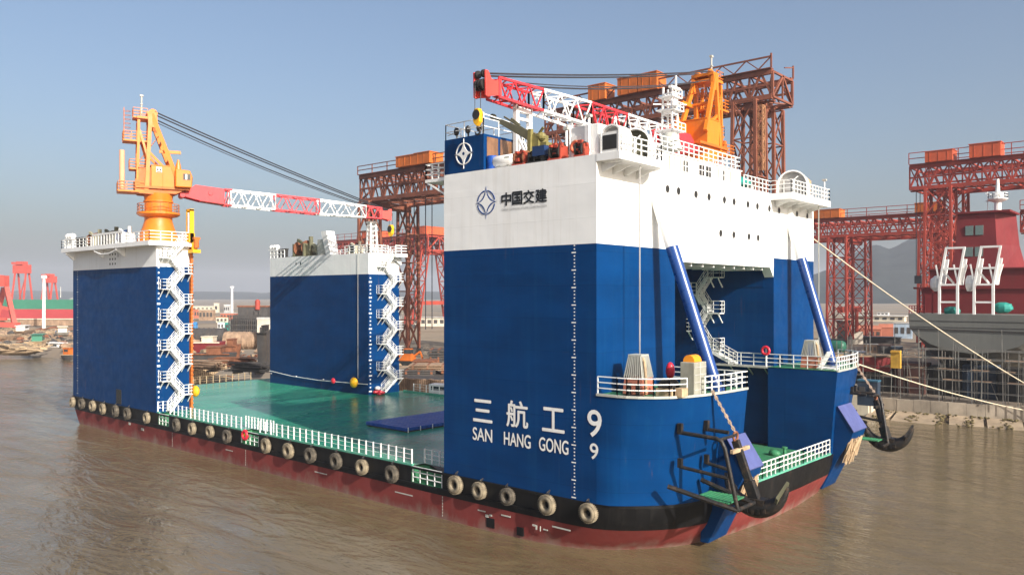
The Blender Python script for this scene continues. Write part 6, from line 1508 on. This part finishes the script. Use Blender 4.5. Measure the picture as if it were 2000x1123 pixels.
# pale quay strip below the far green and red ship, and heaps on the left bank
t = thing('far_quay', 'long tan quay wall below the far green and red ship', 'quay wall', onZ(60, 634, GZ)); m_ = MB(); A, B_ = onD(-90, 632, 395), onD(200, 632, 395); A.z = B_.z = .7; m_.beam(A, B_, 3, 3.0); m_.build('wall_face', 'net', t); m_ = MB(); A.z = B_.z = 2.5; m_.beam(A, B_, 3.6, .4); m_.build('coping', 'cream', t)
for i, (px, py, a, l, mt, lb) in enumerate(((18, 648, .5, 26, 'mud', 'low tan earth and plank heap at the left edge of the far bank'), (60, 662, .9, 18, 'net', 'brown plank heap between the beached boats on the left bank'), (98, 668, .3, 14, 'slate', 'dark scrap heap behind the white motor boats'), (30, 682, .6, 20, 'wood', 'bleached driftwood heap at the left water edge'), (112, 646, .4, 22, 'rust', 'rusty scrap heap below the white pole'))):
    t = thing('scrap_heap', lb, 'heap', onZ(px, py, GZ), a); m_ = MB()
    for k in range(60): x, y = r.gauss(0, l*.3), r.gauss(0, 2.2); z = max(0, 1.6-abs(x)/l*2.4)*r.random()+.2; b = r.uniform(0, PI); q = r.uniform(.6, 3.2); m_.beam((x, y, z), (x+q*math.cos(b), y+q*math.sin(b), z+r.uniform(-.4, .5)), r.uniform(.2, .7), r.uniform(.12, .5))
    m_.build('scrap_planks' if i < 4 else 'scrap_mass', mt, t, world=False); m_ = MB(); m_.sphere((0, 0, -.2), l*.45, 3.2, 1.5, 14, 8, jit=.3); m_.build('earth_core', 'mud', t, world=False)
# hills
def hills(name, prof, D0, depth, seed, mat='hill'):
    """ridge seen between pixel columns, built as a real height field"""
    m_ = MB(); nu, nv = 90, 16; vs = []
    px0, px1 = prof[0][0], prof[-1][0]
    for j in range(nv+1):
        v = j/nv; D = D0+depth*v
        for i in range(nu+1):
            px = px0+(px1-px0)*i/nu
            for (a, ya), (b, yb) in zip(prof, prof[1:]):
                if a <= px <= b: y = ya+(yb-ya)*(px-a)/(b-a)
            H = CAM[2]-(y-HZ)/FPX*(D0+depth*.6)
            sh = math.sin(PI*min(1, v/.6)/2)**1.2 if v < .6 else 1-.5*(v-.6)
            q = onD(px, HZ, D); nz = mnoise.fractal(Vector((q.x*.004+seed, q.y*.004, 0)), 1.0, 2.0, 5)
            vs.append((q.x, q.y, GZ-3+(H-GZ)*sh*(1+.24*nz*(1 if v > .05 else 0))+3*sh))
    fs = [(j*(nu+1)+i, j*(nu+1)+i+1, (j+1)*(nu+1)+i+1, (j+1)*(nu+1)+i) for j in range(nv) for i in range(nu)]
    m_.add(vs, fs); return kindset(m_.build(name, mat, None, smooth=True), 'structure')
hills('hills', [(1480, 566), (1560, 548), (1620, 530), (1650, 508), (1668, 502), (1690, 494), (1712, 486), (1735, 488), (1760, 478), (1790, 472), (1800, 470), (1860, 478), (1930, 500), (2060, 520), (2250, 560)], 1500, 1100, 1)
hills('far_hills', [(-300, 571), (100, 569), (250, 572), (400, 570), (520, 572), (700, 566), (900, 570), (1200, 560), (1480, 556)], 3000, 1200, 7)

# ================================================================== AIR, LIGHT, SKY, CAMERA
hz = MB(); hz.box(-6400, 6400, -6400, 6400, -7.5, 215)
ho = hz.build('haze', [], None) if False else None
me = bpy.data.meshes.new('haze'); me.from_pydata(hz.v, [], hz.f); ho = bpy.data.objects.new('haze', me); COL.objects.link(ho); kindset(ho, 'stuff')
mt = bpy.data.materials.new('haze_air'); mt.use_nodes = True; nt = mt.node_tree; nt.nodes.clear(); out = nt.nodes.new('ShaderNodeOutputMaterial'); pv = nt.nodes.new('ShaderNodeVolumePrincipled')
pv.inputs['Color'].default_value = (*HCOL, 1); pv.inputs['Density'].default_value = HAZE; pv.inputs['Anisotropy'].default_value = .0
nt.links.new(pv.outputs['Volume'], out.inputs['Volume']); me.materials.append(mt); ho.visible_shadow = True
SUN_AZ, SUN_EL = math.radians(-12), math.radians(28)
w = bpy.data.worlds.new('World'); S.world = w; w.use_nodes = True; nt = w.node_tree; bg = nt.nodes['Background']
sk = nt.nodes.new('ShaderNodeTexSky'); sk.sky_type = 'NISHITA'; sk.sun_disc = False; sk.sun_elevation = SUN_EL; sk.sun_rotation = PI/2-SUN_AZ
sk.altitude = 0; sk.air_density = AIR; sk.dust_density = DUST; sk.ozone_density = OZONE
nt.links.new(sk.outputs[0], bg.inputs['Color']); bg.inputs['Strength'].default_value = SKY
ld = bpy.data.lights.new('sun', 'SUN'); ld.energy = SUNE; ld.angle = math.radians(.5); ld.color = (1., .95, .87)
lo = bpy.data.objects.new('sun', ld); COL.objects.link(lo); d = Vector((math.cos(SUN_EL)*math.cos(SUN_AZ), math.cos(SUN_EL)*math.sin(SUN_AZ), math.sin(SUN_EL))); lo.rotation_euler = d.to_track_quat('Z', 'Y').to_euler(); lo.location = (60, -40, 80)
cd = bpy.data.cameras.new('camera'); co = bpy.data.objects.new('camera', cd); COL.objects.link(co); S.camera = co
cd.sensor_width = 36; cd.lens = FPX/2000*36; cd.shift_x = 0; cd.shift_y = (HZ-561.5)/2000; cd.clip_end = 20000; cd.clip_start = .5
fw = Vector((FX, FY, 0)); co.location = CAM; co.rotation_euler = (-fw).to_track_quat('Z', 'Y').to_euler()
S.view_settings.view_transform = 'Standard'; S.view_settings.look = 'None'; S.view_settings.exposure = EXPO; S.view_settings.gamma = 1
S.cycles.volume_bounces = 1; S.cycles.max_bounces = 8; S.cycles.volume_step_rate = 1
